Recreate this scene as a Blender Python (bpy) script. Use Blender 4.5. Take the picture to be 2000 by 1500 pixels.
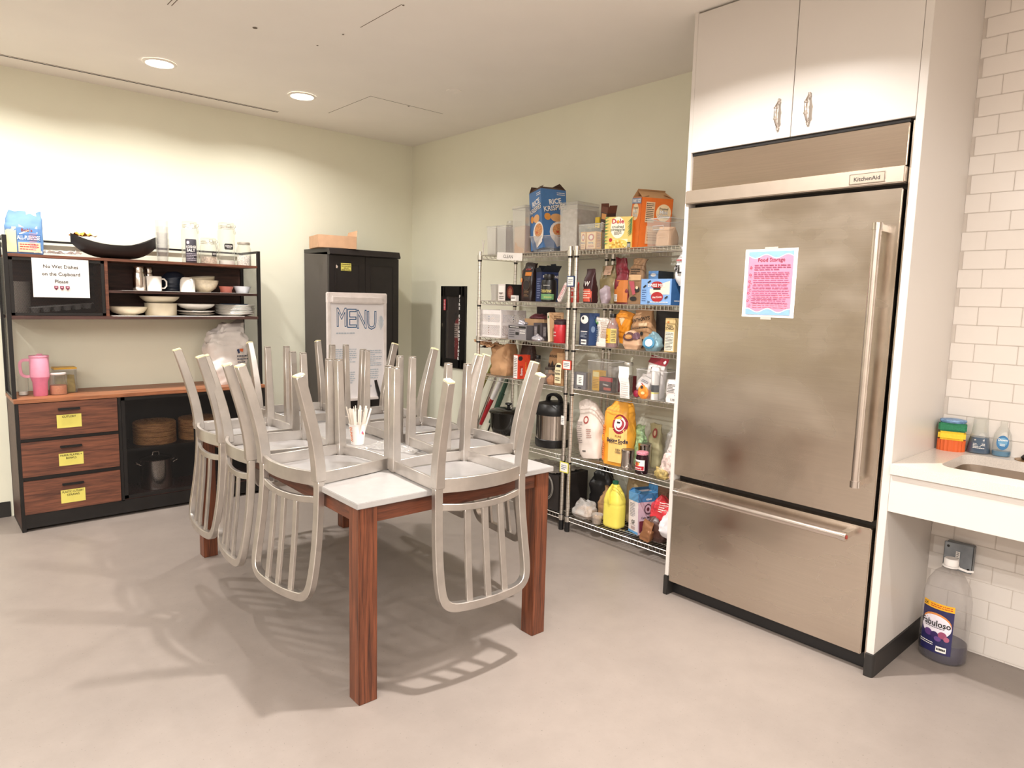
import bpy, bmesh, math, random
from mathutils import Vector, Matrix, noise
random.seed(7)
PI = math.pi
for o in list(bpy.data.objects): bpy.data.objects.remove(o)
scene = bpy.context.scene
COL = scene.collection

# ------------------------------------------------------------------ camera
cam = bpy.data.cameras.new('camera'); camo = bpy.data.objects.new('camera', cam); COL.objects.link(camo)
cam.sensor_width = 36; cam.lens = 1335.24 / 2000 * 36; cam.clip_start = .05; cam.clip_end = 50
def cam_rot(yaw, pitch, roll):
    f = Vector((math.sin(yaw)*math.cos(pitch), math.cos(yaw)*math.cos(pitch), math.sin(pitch)))
    r = f.cross(Vector((0, 0, 1))).normalized(); u = r.cross(f)
    c, s = math.cos(roll), math.sin(roll)
    R, U = c*r + s*u, -s*r + c*u
    return Matrix((R, U, -f)).transposed().to_4x4()
camo.matrix_world = Matrix.Translation((-3.5085, -5.3474, 1.4706)) @ cam_rot(math.radians(41.745), math.radians(-6.99), math.radians(1.438))
scene.camera = camo

# ------------------------------------------------------------------ world, lights, exposure
scene.view_settings.view_transform = 'Standard'; scene.view_settings.look = 'None'
scene.view_settings.gamma = 1; scene.view_settings.use_curve_mapping = False
scene.view_settings.exposure = 0.57
wd = bpy.data.worlds.new('world'); scene.world = wd; wd.use_nodes = True
wd.node_tree.nodes['Background'].inputs[0].default_value = (1, .95, .9, 1)
wd.node_tree.nodes['Background'].inputs[1].default_value = .3
H = 2.81
LAMPS = [(-2.28, -.775), (-1.39, -.765), (-3.17, -.785), (-4.06, -.79),
         (-1.60, -3.75), (-1.42, -5.7), (-3.4, -6.2), (-5.4, -2.2), (-5.4, -4.2), (-2.3, -7.9)]  # far-left pair is added, to brighten the floor mirrored in the refrigerator
LAMP_W = [10.5, 11, 15, 9, 39, 13, 10, 14, 14, 12]
def lamp(x, y, w, spread=165):
    l = bpy.data.lights.new('downlight_beam', 'AREA')
    l.shape = 'DISK'; l.size = .085; l.spread = math.radians(spread)
    l.energy = w; l.color = (1, .968, .935)
    o = bpy.data.objects.new('downlight_beam', l); COL.objects.link(o); o.location = (x, y, H - .012); return o
for i, (x, y) in enumerate(LAMPS): lamp(x, y, LAMP_W[i], 140 if i == 4 else 150)
# long recessed light lines in the ceiling over the open part of the room, left of and behind the camera
STRIPS = [(-3.95, -6.6), (-4.5, -6.6), (-5.3, -5.6), (-6.9, -5.0)]; STRIP_W = 60
for x, y in STRIPS:
    l = bpy.data.lights.new('light_line_beam', 'AREA'); l.shape = 'RECTANGLE'; l.size = .08; l.size_y = 4.4
    l.energy = STRIP_W; l.color = (1, .972, .94)
    o = bpy.data.objects.new('light_line_beam', l); COL.objects.link(o); o.location = (x, y, H - .014)

# ------------------------------------------------------------------ materials
def lin(c):
    if isinstance(c, str):
        c = c.lstrip('#'); c = [int(c[i:i+2], 16)/255 for i in (0, 2, 4)]
        return tuple(x/12.92 if x <= .04045 else ((x+.055)/1.055)**2.4 for x in c)
    return c
MC = {}
def mat(name, col, rough=.5, metal=0, vary=.06, scale=20, bump=0, stretch=(1, 1, 1), trans=0, sss=0, coat=0):
    if name in MC: return MC[name]
    m = bpy.data.materials.new(name); m.use_nodes = True; nt = m.node_tree; N = nt.nodes; L = nt.links
    b = N['Principled BSDF']; c = lin(col)
    tc = N.new('ShaderNodeTexCoord'); mp = N.new('ShaderNodeMapping'); mp.inputs['Scale'].default_value = stretch
    nz = N.new('ShaderNodeTexNoise'); nz.inputs['Scale'].default_value = scale; nz.inputs['Detail'].default_value = 4
    L.new(tc.outputs['Object'], mp.inputs[0]); L.new(mp.outputs[0], nz.inputs['Vector'])
    rp = N.new('ShaderNodeMapRange'); rp.inputs[1].default_value = .3; rp.inputs[2].default_value = .7
    rp.inputs[3].default_value = 1 - vary; rp.inputs[4].default_value = 1 + vary
    L.new(nz.outputs[0], rp.inputs[0])
    vm = N.new('ShaderNodeVectorMath'); vm.operation = 'SCALE'; vm.inputs[0].default_value = c
    L.new(rp.outputs[0], vm.inputs['Scale']); L.new(vm.outputs[0], b.inputs['Base Color'])
    b.inputs['Roughness'].default_value = rough; b.inputs['Metallic'].default_value = metal
    if trans: b.inputs['Transmission Weight'].default_value = trans
    if coat: b.inputs['Coat Weight'].default_value = coat
    if bump:
        bp = N.new('ShaderNodeBump'); bp.inputs['Strength'].default_value = bump; bp.inputs['Distance'].default_value = .003
        L.new(nz.outputs[0], bp.inputs['Height']); L.new(bp.outputs[0], b.inputs['Normal'])
    MC[name] = m; return m
def clear(name, col=(1, 1, 1), alpha=.25, rough=.08, frost=0):
    """thin clear plastic or glass: mostly see-through with a glossy sheen and a little body colour"""
    if name in MC: return MC[name]
    m = bpy.data.materials.new(name); m.use_nodes = True; nt = m.node_tree; N = nt.nodes; L = nt.links
    N.remove(N['Principled BSDF']); out = N['Material Output']
    tr = N.new('ShaderNodeBsdfTransparent'); tr.inputs[0].default_value = (*col, 1)
    gl = N.new('ShaderNodeBsdfGlossy'); gl.inputs['Roughness'].default_value = rough
    df = N.new('ShaderNodeBsdfDiffuse'); df.inputs[0].default_value = (.8, .78, .76, 1)
    lw = N.new('ShaderNodeLayerWeight'); lw.inputs[0].default_value = .35
    nz = N.new('ShaderNodeTexNoise'); nz.inputs['Scale'].default_value = 30
    mr = N.new('ShaderNodeMapRange'); mr.inputs[3].default_value = alpha*.7; mr.inputs[4].default_value = alpha*1.3
    L.new(nz.outputs[0], mr.inputs[0])
    m1 = N.new('ShaderNodeMixShader'); L.new(mr.outputs[0], m1.inputs[0]); L.new(tr.outputs[0], m1.inputs[1]); L.new(df.outputs[0], m1.inputs[2])
    mm = N.new('ShaderNodeMath'); mm.operation = 'MULTIPLY'; mm.inputs[1].default_value = .55; L.new(lw.outputs['Facing'], mm.inputs[0])
    m2 = N.new('ShaderNodeMixShader'); L.new(mm.outputs[0], m2.inputs[0]); L.new(m1.outputs[0], m2.inputs[1]); L.new(gl.outputs[0], m2.inputs[2])
    L.new(m2.outputs[0], out.inputs[0]); MC[name] = m; return m
def wood(name, c1, c2, rough=.45, scale=6, stretch=(1, 12, 12), dark=.5):
    if name in MC: return MC[name]
    m = bpy.data.materials.new(name); m.use_nodes = True; nt = m.node_tree; N = nt.nodes; L = nt.links
    b = N['Principled BSDF']; b.inputs['Roughness'].default_value = rough
    tc = N.new('ShaderNodeTexCoord'); mp = N.new('ShaderNodeMapping'); mp.inputs['Scale'].default_value = stretch
    L.new(tc.outputs['Object'], mp.inputs[0])
    n1 = N.new('ShaderNodeTexNoise'); n1.inputs['Scale'].default_value = scale; n1.inputs['Detail'].default_value = 6; n1.inputs['Distortion'].default_value = .6
    n2 = N.new('ShaderNodeTexNoise'); n2.inputs['Scale'].default_value = scale*5; n2.inputs['Detail'].default_value = 3
    L.new(mp.outputs[0], n1.inputs['Vector']); L.new(mp.outputs[0], n2.inputs['Vector'])
    ad = N.new('ShaderNodeMath'); ad.operation = 'MULTIPLY_ADD'; ad.inputs[1].default_value = .35
    L.new(n2.outputs[0], ad.inputs[0]); L.new(n1.outputs[0], ad.inputs[2])
    cr = N.new('ShaderNodeValToRGB'); e = cr.color_ramp.elements
    e[0].position = .42; e[0].color = (*lin(c1), 1); e[1].position = .86; e[1].color = (*lin(c2), 1)
    L.new(ad.outputs[0], cr.inputs[0]); L.new(cr.outputs[0], b.inputs['Base Color'])
    bp = N.new('ShaderNodeBump'); bp.inputs['Strength'].default_value = .15; bp.inputs['Distance'].default_value = .001
    L.new(n2.outputs[0], bp.inputs['Height']); L.new(bp.outputs[0], b.inputs['Normal'])
    MC[name] = m; return m
def perf(name, col, pitch=.005, hole=.36):
    """perforated sheet metal: round holes in staggered rows, cut with transparency"""
    m = bpy.data.materials.new(name); m.use_nodes = True; nt = m.node_tree; N = nt.nodes; L = nt.links
    b = N['Principled BSDF']; b.inputs['Base Color'].default_value = (*lin(col), 1); b.inputs['Roughness'].default_value = .5
    out = N['Material Output']; tc = N.new('ShaderNodeTexCoord')
    vs = N.new('ShaderNodeTexVoronoi'); vs.inputs['Scale'].default_value = 1/pitch; vs.inputs['Randomness'].default_value = 0
    mp = N.new('ShaderNodeMapping'); mp.inputs['Rotation'].default_value = (PI/4 if name.endswith('x') else 0, 0 if name.endswith('x') else PI/4, 0); mp.inputs['Scale'].default_value = (0, 1, 1) if name.endswith('x') else (1, 0, 1)
    L.new(tc.outputs['Object'], mp.inputs[0]); L.new(mp.outputs[0], vs.inputs['Vector'])
    lt = N.new('ShaderNodeMath'); lt.operation = 'LESS_THAN'; lt.inputs[1].default_value = hole; L.new(vs.outputs[0], lt.inputs[0])
    tr = N.new('ShaderNodeBsdfTransparent'); mx = N.new('ShaderNodeMixShader')
    L.new(lt.outputs[0], mx.inputs[0]); L.new(b.outputs[0], mx.inputs[1]); L.new(tr.outputs[0], mx.inputs[2]); L.new(mx.outputs[0], out.inputs[0])
    MC[name] = m; return m
def emit(name, col, s):
    m = bpy.data.materials.new(name); m.use_nodes = True; nt = m.node_tree
    b = nt.nodes['Principled BSDF']; b.inputs['Emission Color'].default_value = (*col, 1); b.inputs['Emission Strength'].default_value = s
    MC[name] = m; return m
def P(col, rough=.5, metal=0, **k):       # quick paint / print material by colour
    return mat('print_%s_%d_%d' % (str(col).strip('#'), rough*100, metal*100), col, rough, metal, vary=k.get('vary', .04), scale=k.get('scale', 40), bump=k.get('bump', 0))

WALL = mat('green_wall_paint', '#E8E6D2', .75, vary=.015, scale=3, bump=.03)
CREAM = mat('cream_wall_paint', '#E4DCD0', .75, vary=.015, scale=3)
CEIL = mat('ceiling_paint', '#F2ECE4', .8, vary=.012, scale=4, bump=.03)
BLACKB = mat('black_vinyl_base', '#24211F', .5)
STEEL = mat('brushed_stainless', '#CDC2B5', .27, 1, vary=.035, scale=5, stretch=(1, 1, 60))
_n = STEEL.node_tree.nodes; _l = STEEL.node_tree.links      # soft cloudy smears in the polish
_w = _n.new('ShaderNodeTexNoise'); _w.inputs['Scale'].default_value = 2.2; _w.inputs['Detail'].default_value = 3
_m = _n.new('ShaderNodeMapping'); _m.inputs['Scale'].default_value = (1, .8, 1.6)
_r = _n.new('ShaderNodeMapRange'); _r.inputs[1].default_value = .35; _r.inputs[2].default_value = .65; _r.inputs[3].default_value = .17; _r.inputs[4].default_value = .36
_b = _n.new('ShaderNodeBump'); _b.inputs['Strength'].default_value = .35; _b.inputs['Distance'].default_value = .006
_l.new(_n['Texture Coordinate'].outputs['Object'], _m.inputs[0]); _l.new(_m.outputs[0], _w.inputs['Vector']); _l.new(_w.outputs[0], _r.inputs[0]); _l.new(_r.outputs[0], _n['Principled BSDF'].inputs['Roughness'])
_l.new(_w.outputs[0], _b.inputs['Height']); _l.new(_b.outputs[0], _n['Principled BSDF'].inputs['Normal'])
STEELB = mat('polished_steel', '#CFC7C0', .18, 1, vary=.03)
ALU = mat('brushed_aluminium', '#C4BEB8', .36, .92, vary=.10, scale=14, bump=.08)
CHROME = mat('chrome_wire', '#EAE6DF', .28, 1, vary=.03)
WLAM = mat('white_laminate', '#D2CBC4', .38, vary=.01, scale=3)
BMET = mat('black_metal', '#1A1716', .45, .2, vary=.1)
DKCAB = mat('dark_cabinet_enamel', '#241F1F', .38, .1, vary=.1)
CABSIDE = mat('dark_cabinet_side', '#4A4340', .4, .1, vary=.05)
WALNUT = wood('walnut_table_wood', '#351A10', '#7E462C', .38, 5, (16, 16, .7))
WALNUTH = wood('walnut_apron_wood', '#3E2014', '#74402A', .4, 5, (1.0, 14, 14))
RUSTIC = wood('rustic_brown_board', '#3A2018', '#7C4A34', .5, 4, (1, 14, 14))
RUSTTOP = wood('rustic_desk_board', '#5E3322', '#B0714A', .45, 4, (1, 14, 14))
SHELFW = wood('dark_shelf_board', '#33201B', '#553730', .5, 4, (1, 14, 14))
CARD = mat('cardboard', '#C79E7C', .8, vary=.06)
KRAFT = mat('kraft_paper', '#B98F68', .8, vary=.10, scale=12, bump=.25)
WPAPER = mat('white_paper', '#F2EDE8', .7, vary=.02)
YNOTE = mat('yellow_sticky_paper', '#E0D46A', .7, vary=.02)
INK = mat('black_ink', '#23211F', .6)
CER = mat('cream_ceramic', '#D9CDB4', .25, vary=.03)
WCER = mat('white_ceramic', '#EFEAE2', .22, vary=.02)
GLASS = clear('clear_glass', (.97, .98, .97), .06)
PLAST = clear('clear_plastic', (.97, .97, .97), .05)
FROST = clear('frosted_plastic', (.97, .96, .95), .22, .2)
BLK = mat('black_plastic', '#181718', .35)
MESHP = perf('perforated_black_metal', '#141212', .0055, .43)
MESHX = perf('perforated_side_metal_x', '#1C1A18', .0055, .42)

# ------------------------------------------------------------------ geometry helpers
class G:
    def __init__(s): s.v = []; s.f = []
    def add(s, v, f):
        n = len(s.v); s.v += [tuple(p) for p in v]; s.f += [tuple(i+n for i in q) for q in f]; return s
    def box(s, x0, x1, y0, y1, z0, z1):
        return s.add([(x0,y0,z0),(x1,y0,z0),(x1,y1,z0),(x0,y1,z0),(x0,y0,z1),(x1,y0,z1),(x1,y1,z1),(x0,y1,z1)],
                     [(0,3,2,1),(4,5,6,7),(0,1,5,4),(1,2,6,5),(2,3,7,6),(3,0,4,7)])
    def cbox(s, x, y, z, a, b, c): return s.box(x-a/2, x+a/2, y-b/2, y+b/2, z, z+c)
    def lathe(s, prof, seg=24, c=(0, 0, 0), capb=True, capt=True, sx=1, sy=1):
        n = len(s.v)
        for r, z in prof:
            for i in range(seg):
                a = 2*PI*i/seg; s.v.append((c[0]+r*sx*math.cos(a), c[1]+r*sy*math.sin(a), c[2]+z))
        for j in range(len(prof)-1):
            for i in range(seg):
                k = (i+1) % seg; s.f.append((n+j*seg+i, n+j*seg+k, n+(j+1)*seg+k, n+(j+1)*seg+i))
        if capb: s.f.append(tuple(n+i for i in reversed(range(seg))))
        if capt: s.f.append(tuple(n+(len(prof)-1)*seg+i for i in range(seg)))
        return s
    def sweep(s, path, ws, ds, ref=(1, 0, 0), closed=False, cap=True):
        """rectangular section swept on a path; d along ref, w across"""
        P_ = [Vector(p) for p in path]; n0 = len(s.v); m = len(P_); ref = Vector(ref)
        if not hasattr(ws, '__len__'): ws = [ws]*m
        if not hasattr(ds, '__len__'): ds = [ds]*m
        for i, p in enumerate(P_):
            a = P_[(i-1) % m] if (closed or i) else p; b = P_[(i+1) % m] if (closed or i < m-1) else p
            t = (b-a).normalized(); n = (ref - t*ref.dot(t)).normalized(); q = t.cross(n)
            for sa, sb in ((-1, -1), (1, -1), (1, 1), (-1, 1)):
                s.v.append(tuple(p + q*(sa*ws[i]/2) + n*(sb*ds[i]/2)))
        for i in range(m if closed else m-1):
            a = n0+i*4; b = n0+((i+1) % m)*4
            for k in range(4): s.f.append((a+k, a+(k+1) % 4, b+(k+1) % 4, b+k))
        if cap and not closed:
            s.f.append((n0+3, n0+2, n0+1, n0)); e = n0+(m-1)*4; s.f.append((e, e+1, e+2, e+3))
        return s
    def tube(s, path, r, seg=8, closed=False):
        P_ = [Vector(p) for p in path]; m = len(P_); n0 = len(s.v)
        if not hasattr(r, '__len__'): r = [r]*m
        prev = None
        for i, p in enumerate(P_):
            a = P_[(i-1) % m] if (closed or i) else p; b = P_[(i+1) % m] if (closed or i < m-1) else p
            t = (b-a).normalized()
            if prev is None:
                u = t.orthogonal().normalized()
            else:
                u = (prev - t*prev.dot(t)).normalized()
            prev = u; w = t.cross(u)
            for k in range(seg):
                an = 2*PI*k/seg; s.v.append(tuple(p + u*(r[i]*math.cos(an)) + w*(r[i]*math.sin(an))))
        for i in range(m if closed else m-1):
            a = n0+i*seg; b = n0+((i+1) % m)*seg
            for k in range(seg): s.f.append((a+k, a+(k+1) % seg, b+(k+1) % seg, b+k))
        if not closed:
            s.f.append(tuple(reversed(range(n0, n0+seg)))); s.f.append(tuple(range(n0+(m-1)*seg, n0+m*seg)))
        return s
    def prism(s, poly, z0, z1):
        n = len(poly)
        return s.add([(x, y, z0) for x, y in poly]+[(x, y, z1) for x, y in poly],
                     [tuple(reversed(range(n))), tuple(range(n, 2*n))]+[(i, (i+1) % n, n+(i+1) % n, n+i) for i in range(n)])
    def rot(s, M4, start=0):
        for i in range(start, len(s.v)): s.v[i] = tuple(M4 @ Vector(s.v[i]))
        return s
    def build(s, name, m, parent=None, bevel=0, smooth=False, seg=2, loc=None, rz=0):
        me = bpy.data.meshes.new(name); me.from_pydata(s.v, [], s.f); me.validate()
        if bevel:
            bm = bmesh.new(); bm.from_mesh(me); bmesh.ops.remove_doubles(bm, verts=bm.verts, dist=1e-6)
            bmesh.ops.bevel(bm, geom=bm.edges[:], offset=bevel, segments=seg, affect='EDGES', clamp_overlap=True)
            bm.to_mesh(me); bm.free()
        bm = bmesh.new(); bm.from_mesh(me); bmesh.ops.recalc_face_normals(bm, faces=bm.faces); bm.to_mesh(me); bm.free()
        if smooth:
            me.polygons.foreach_set('use_smooth', [True]*len(me.polygons)); me.set_sharp_from_angle(angle=math.radians(38))
        me.materials.append(m)
        o = bpy.data.objects.new(name, me); COL.objects.link(o)
        if parent: o.parent = parent
        if loc: o.location = loc
        if rz: o.rotation_euler.z = rz
        return o
def tag(o, label, cat, group=None, kind=None):
    o['label'] = label; o['category'] = cat
    if group: o['group'] = group
    if kind: o['kind'] = kind
    return o
def thing(name, label, cat, loc=(0, 0, 0), rz=0, group=None):
    o = bpy.data.objects.new(name, None); COL.objects.link(o); o.empty_display_size = .05
    o.location = loc; o.rotation_euler = (0, 0, rz); tag(o, label, cat, group); return o
def struct(g, name, m, parent=None, bevel=0):
    o = g.build(name, m, parent, bevel)
    if not parent: o['kind'] = 'structure'
    return o
RK = -PI/2      # fronts of the things on the wire racks face the room (local -Y to world -X)

# --- flat print on surfaces
_tx = {}
def text_mesh(txt, bold=0, outline=False):
    k = (txt, bold, outline)
    if k in _tx: return _tx[k]
    cu = bpy.data.curves.new('t', 'FONT'); cu.body = txt; cu.size = 1; cu.resolution_u = 2; cu.offset = min(bold, .018) if bold < .045 else min(bold*.6, .05)
    if outline: cu.fill_mode = 'NONE'; cu.bevel_depth = .018; cu.bevel_resolution = 0
    ob = bpy.data.objects.new('t', cu); COL.objects.link(ob)
    me = bpy.data.meshes.new_from_object(ob.evaluated_get(bpy.context.evaluated_depsgraph_get()))
    vs = [tuple(v.co) for v in me.vertices]; fs = [tuple(p.vertices) for p in me.polygons]
    bpy.data.objects.remove(ob); bpy.data.curves.remove(cu); bpy.data.meshes.remove(me)
    if not vs: vs = [(0, 0, 0)]
    x0 = min(v[0] for v in vs); x1 = max(v[0] for v in vs)
    vs = [((v[0]-x0)/.7, v[1]/.7) for v in vs]
    _tx[k] = (vs, fs, (x1-x0)/.7); return _tx[k]
LN = {'r': 'label', 'e': 'emblem', 't': 'lettering', 'b': 'small_print', 'p': 'graphic', 'o': 'lettering'}
def deco(parent, mf, W, Hh, items, nx=1, base=.0006, rnd=None):
    """print on a face: mf(s,h,off) maps metres on the face to the thing's local frame"""
    rr = random.Random(rnd or 3); groups = {}; cnt = {}
    for it in items: cnt[it[0]] = cnt.get(it[0], 0)+1
    for k, it in enumerate(items):
        kd, m = it[0], it[1]; off = base + .0004*k
        g = groups.setdefault((LN[kd], m.name if kd == 'b' or cnt[kd] > 20 else k), (G(), m))[0]
        if kd == 'r':
            _, _, x0, y0, x1, y1 = it; n = len(g.v); ny = max(1, nx)
            for j in range(ny+1):
                for i in range(nx+1):
                    g.v.append(mf((x0+(x1-x0)*i/nx)*W, (y0+(y1-y0)*j/ny)*Hh, off))
            for j in range(ny):
                for i in range(nx):
                    a = n+j*(nx+1)+i; g.f.append((a, a+1, a+nx+2, a+nx+1))
        elif kd == 'e':
            _, _, cx, cy, rx, ry = it; n = len(g.v); S = 20
            g.v.append(mf(cx*W, cy*Hh, off))
            K = 4 if nx > 1 else 1
            for q in range(1, K+1):
                for i in range(S):
                    a = 2*PI*i/S; g.v.append(mf((cx+rx*q/K*math.cos(a))*W, (cy+ry*q/K*math.sin(a))*Hh, off))
            for i in range(S): g.f.append((n, n+1+i, n+1+(i+1) % S))
            for q in range(K-1):
                for i in range(S): b0 = n+1+q*S; g.f.append((b0+i, b0+S+i, b0+S+(i+1) % S, b0+(i+1) % S))
        elif kd == 'p':
            pts = it[2]; n = len(g.v)
            for x, y in pts: g.v.append(mf(x*W, y*Hh, off))
            g.f.append(tuple(range(n, n+len(pts))))
        elif kd in 'to':
            txt, cx, cy, size = it[2:6]; bold = it[6] if len(it) > 6 else .012; rt = it[7] if len(it) > 7 else 0
            mw = it[8] if len(it) > 8 else .94
            vs, fs, tw = text_mesh(txt, bold, kd == 'o'); sc = size*Hh
            lim = mw*(W if abs(math.sin(rt)) < .7 else Hh)
            sx = min(sc, lim/max(tw, 1e-3)); n = len(g.v); ca, sa = math.cos(rt), math.sin(rt)
            for x, y in vs:
                px = (x-tw/2)*sx; py = (y-.5)*sc; g.v.append(mf(cx*W+px*ca-py*sa, cy*Hh+px*sa+py*ca, off))
            g.f += [tuple(i+n for i in q) for q in fs]
        elif kd == 'b':
            _, _, x0, y0, x1, y1, nl = it[:7]; th = (y1-y0)/nl
            for j in range(nl):
                yy = y1-(j+.7)*th; x = x0; end = x1-(x1-x0)*(rr.random()*.35 if j % 3 == 2 else rr.random()*.06)
                while x < end:
                    w = min((x1-x0)*(.05+.12*rr.random()), end-x); n = len(g.v)
                    for a, b in ((x, yy), (x+w, yy), (x+w, yy+th*.42), (x, yy+th*.42)): g.v.append(mf(a*W, b*Hh, off))
                    g.f.append((n, n+1, n+2, n+3)); x += w+(x1-x0)*.025
    for (nm, _), (g, m) in groups.items():
        if g.f:
            o = g.build(nm, m, parent)
            if nm == 'small_print' or isinstance(_, str) and nm in ('graphic', 'emblem', 'label'): o['kind'] = 'stuff'
def front(w, d, z0=0): return lambda s, h, o: (s-w/2, -d/2-o, z0+h)
def right(w, d, z0=0): return lambda s, h, o: (w/2+o, s-d/2, z0+h)
def curved(r, a0=0, z0=0, W=0): return lambda s, h, o: ((r+o)*math.sin((s-W/2)/r+a0), -(r+o)*math.cos((s-W/2)/r+a0), z0+h)

# ------------------------------------------------------------------ room
X0, X1, Y0, Y1 = -9.0, 0, -9.0, 0
TX = -.12                                     # face of the tiled wall
def mfloor():
    m = mat('floor_concrete', '#8E837B', .42, vary=.06, scale=1.3, bump=.05); N = m.node_tree.nodes; L = m.node_tree.links
    b = N['Principled BSDF']; tc = N['Texture Coordinate']
    v = N.new('ShaderNodeTexNoise'); v.inputs['Scale'].default_value = 120; v.inputs['Detail'].default_value = 2
    mr = N.new('ShaderNodeMapRange'); mr.inputs[1].default_value = .68; mr.inputs[2].default_value = .76; mr.inputs[3].default_value = 1; mr.inputs[4].default_value = .62
    n2 = N.new('ShaderNodeTexNoise'); n2.inputs['Scale'].default_value = 5; n2.inputs['Detail'].default_value = 8; n2.inputs['Roughness'].default_value = .7
    m2 = N.new('ShaderNodeMapRange'); m2.inputs[1].default_value = .35; m2.inputs[2].default_value = .65; m2.inputs[3].default_value = .94; m2.inputs[4].default_value = 1.04
    mu = N.new('ShaderNodeMath'); mu.operation = 'MULTIPLY'
    L.new(tc.outputs['Object'], v.inputs['Vector']); L.new(tc.outputs['Object'], n2.inputs['Vector'])
    L.new(v.outputs[0], mr.inputs[0]); L.new(n2.outputs[0], m2.inputs[0]); L.new(mr.outputs[0], mu.inputs[0]); L.new(m2.outputs[0], mu.inputs[1])
    old = b.inputs['Base Color'].links[0].from_socket
    vm = N.new('ShaderNodeVectorMath'); vm.operation = 'SCALE'; L.new(old, vm.inputs[0]); L.new(mu.outputs[0], vm.inputs['Scale']); L.new(vm.outputs[0], b.inputs['Base Color'])
    return m
struct(G().box(X0-.1, .25, Y0-.1, .1, -.1, 0), 'floor', mfloor())
ce = struct(G().box(X0-.1, .25, Y0-.1, .1, H, H+.1), 'ceiling', CEIL)
struct(G().box(X0-.1, .25, 0, .1, 0, H), 'wall_back', WALL)
struct(G().box(X0-.1, X0, Y0, 0, 0, H), 'wall_left', CREAM)
struct(G().box(X0-.1, .25, Y0-.1, Y0, 0, H), 'wall_front', CREAM)
# rack wall with the niche of the fire extinguisher cabinet
NY0, NY1, NZ0, NZ1 = -.812, -.505, .93, 1.545
g = G()
for a, b, c, d in ((NY1, 0, 0, H), (-4.4, NY0, 0, H), (NY0, NY1, 0, NZ0), (NY0, NY1, NZ1, H)): g.box(0, .2, a, b, c, d)
g.box(.14, .2, NY0, NY1, NZ0, NZ1)
struct(g, 'wall_right', WALL)
tw = struct(G().box(TX+.003, .25, Y0, -4.395, 0, H), 'wall_tiled', mat('tile_grout', '#C8BEB4', .8))
TILE = mat('white_glazed_tile', '#E2DAD2', .16, vary=.02, scale=4, bump=.03)
def tile_mesh(w):
    o = G().box(TX, TX+.010, -w, 0, 0, .0757).build('tile', TILE, None, .0018, True, 2); me = o.data; bpy.data.objects.remove(o); return me
full = tile_mesh(.1505); tg = G(); rows = 37; z0 = 1.101-.078*14
short = {}
for j in range(-1, rows-2):
    z = z0+.078*j+.001
    if z+.0757 > H: break
    off = -4.486 if (j-14) % 2 == 0 else -4.5625
    y = off+.153
    while y > Y0+.2:
        top = min(y, -4.3955); w = top-(y-.1505)
        if w > .01:
            if y-.15 < -5.05: tg.box(TX, TX+.010, y-.1505, top, max(z, .001), z+.0757)
            else:
                key = round(w, 3)
                me = full if w > .149 else short.setdefault(key, None) or tile_mesh(w)
                if w <= .149: short[key] = me
                t = bpy.data.objects.new('tile', me); COL.objects.link(t); t.parent = tw; t.location = (0, top, z)
                if z < 0: t.location.z = .001; t.scale.z = max((z+.0757)/.0757, .05)
        y -= .153
o = tg.build('tile_field', TILE, tw); o['kind'] = 'stuff'
# base boards
struct(G().box(X0, -3.06, -.008, 0, 0, .1), 'baseboard_back', BLACKB, bevel=.002)
struct(G().box(-1.53, -1.07, -.008, 0, 0, .1), 'baseboard_back', BLACKB, bevel=.002)
struct(G().box(-.008, 0, -3.38, -.01, 0, .1), 'baseboard_right', BLACKB, bevel=.002)
# ceiling details
DK = mat('dark_gap', '#1C1816', .8)
struct(G().box(-4.9, -1.334, -.232, -.222, H-.0015, H+.01), 'trim_1', DK)
struct(G().box(-4.9, -1.334, -.250, -.246, H-.0015, H+.01), 'trim_2', mat('thin_gap', '#8A7A6A', .8))
g = G()
for a in ((-1.06, -1.057, -1.10, -.50), (-1.06, -.46, -1.10, -1.097)): g.box(a[0], a[1], a[2], a[3], H-.001, H+.004)
hg = struct(g, 'trim_3', mat('hatch_seam', '#6E6052', .8))
g = G().box(-1.70, -1.697, -2.49, -2.11, H-.001, H+.004); struct(g, 'trim_4', MC['hatch_seam'])
g = G()
for x, y, r in ((-2.079, -1.719, .012), (-1.742, -1.723, .006), (-1.717, -1.963, .006), (-.748, -1.086, .008), (-1.06, -.5, .004), (-1.69, -2.49, .006)):
    g.lathe([(r, -.002), (r*.7, -.003)], 10, (x, y, H))
for x in (-2.486, -2.468): g.box(x, x+.003, -1.79, -1.70, H-.0015, H)
struct(g, 'trim_5', MC['hatch_seam'])
g = G().lathe([(.050, 0), (.050, -.003), (.046, -.004), (.012, -.004)], 28, (-.735, -1.60, H), True, True)
tag(g.build('sprinkler_cover', mat('white_cover_plate', '#F4EEE6', .8), None, smooth=True), 'round white concealed sprinkler cover plate on the ceiling', 'sprinkler')
LENS = emit('lamp_lens', (1, .96, .9), 9)
for x, y in STRIPS:
    t = thing('linear_light', 'long recessed ceiling light line outside the picture', 'ceiling light', (x, y, H-.012), 0, 'ceiling light lines outside the frame')
    G().box(-.055, .055, -2.24, 2.24, .004, .012).build('housing', mat('white_trim_ring', '#F0EAE0', .5), t)
    G().box(-.040, .040, -2.2, 2.2, .001, .004).build('diffuser', LENS, t)
lbl = ['recessed round ceiling downlight, left of the two in view', 'recessed round ceiling downlight, right of the two in view']
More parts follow.
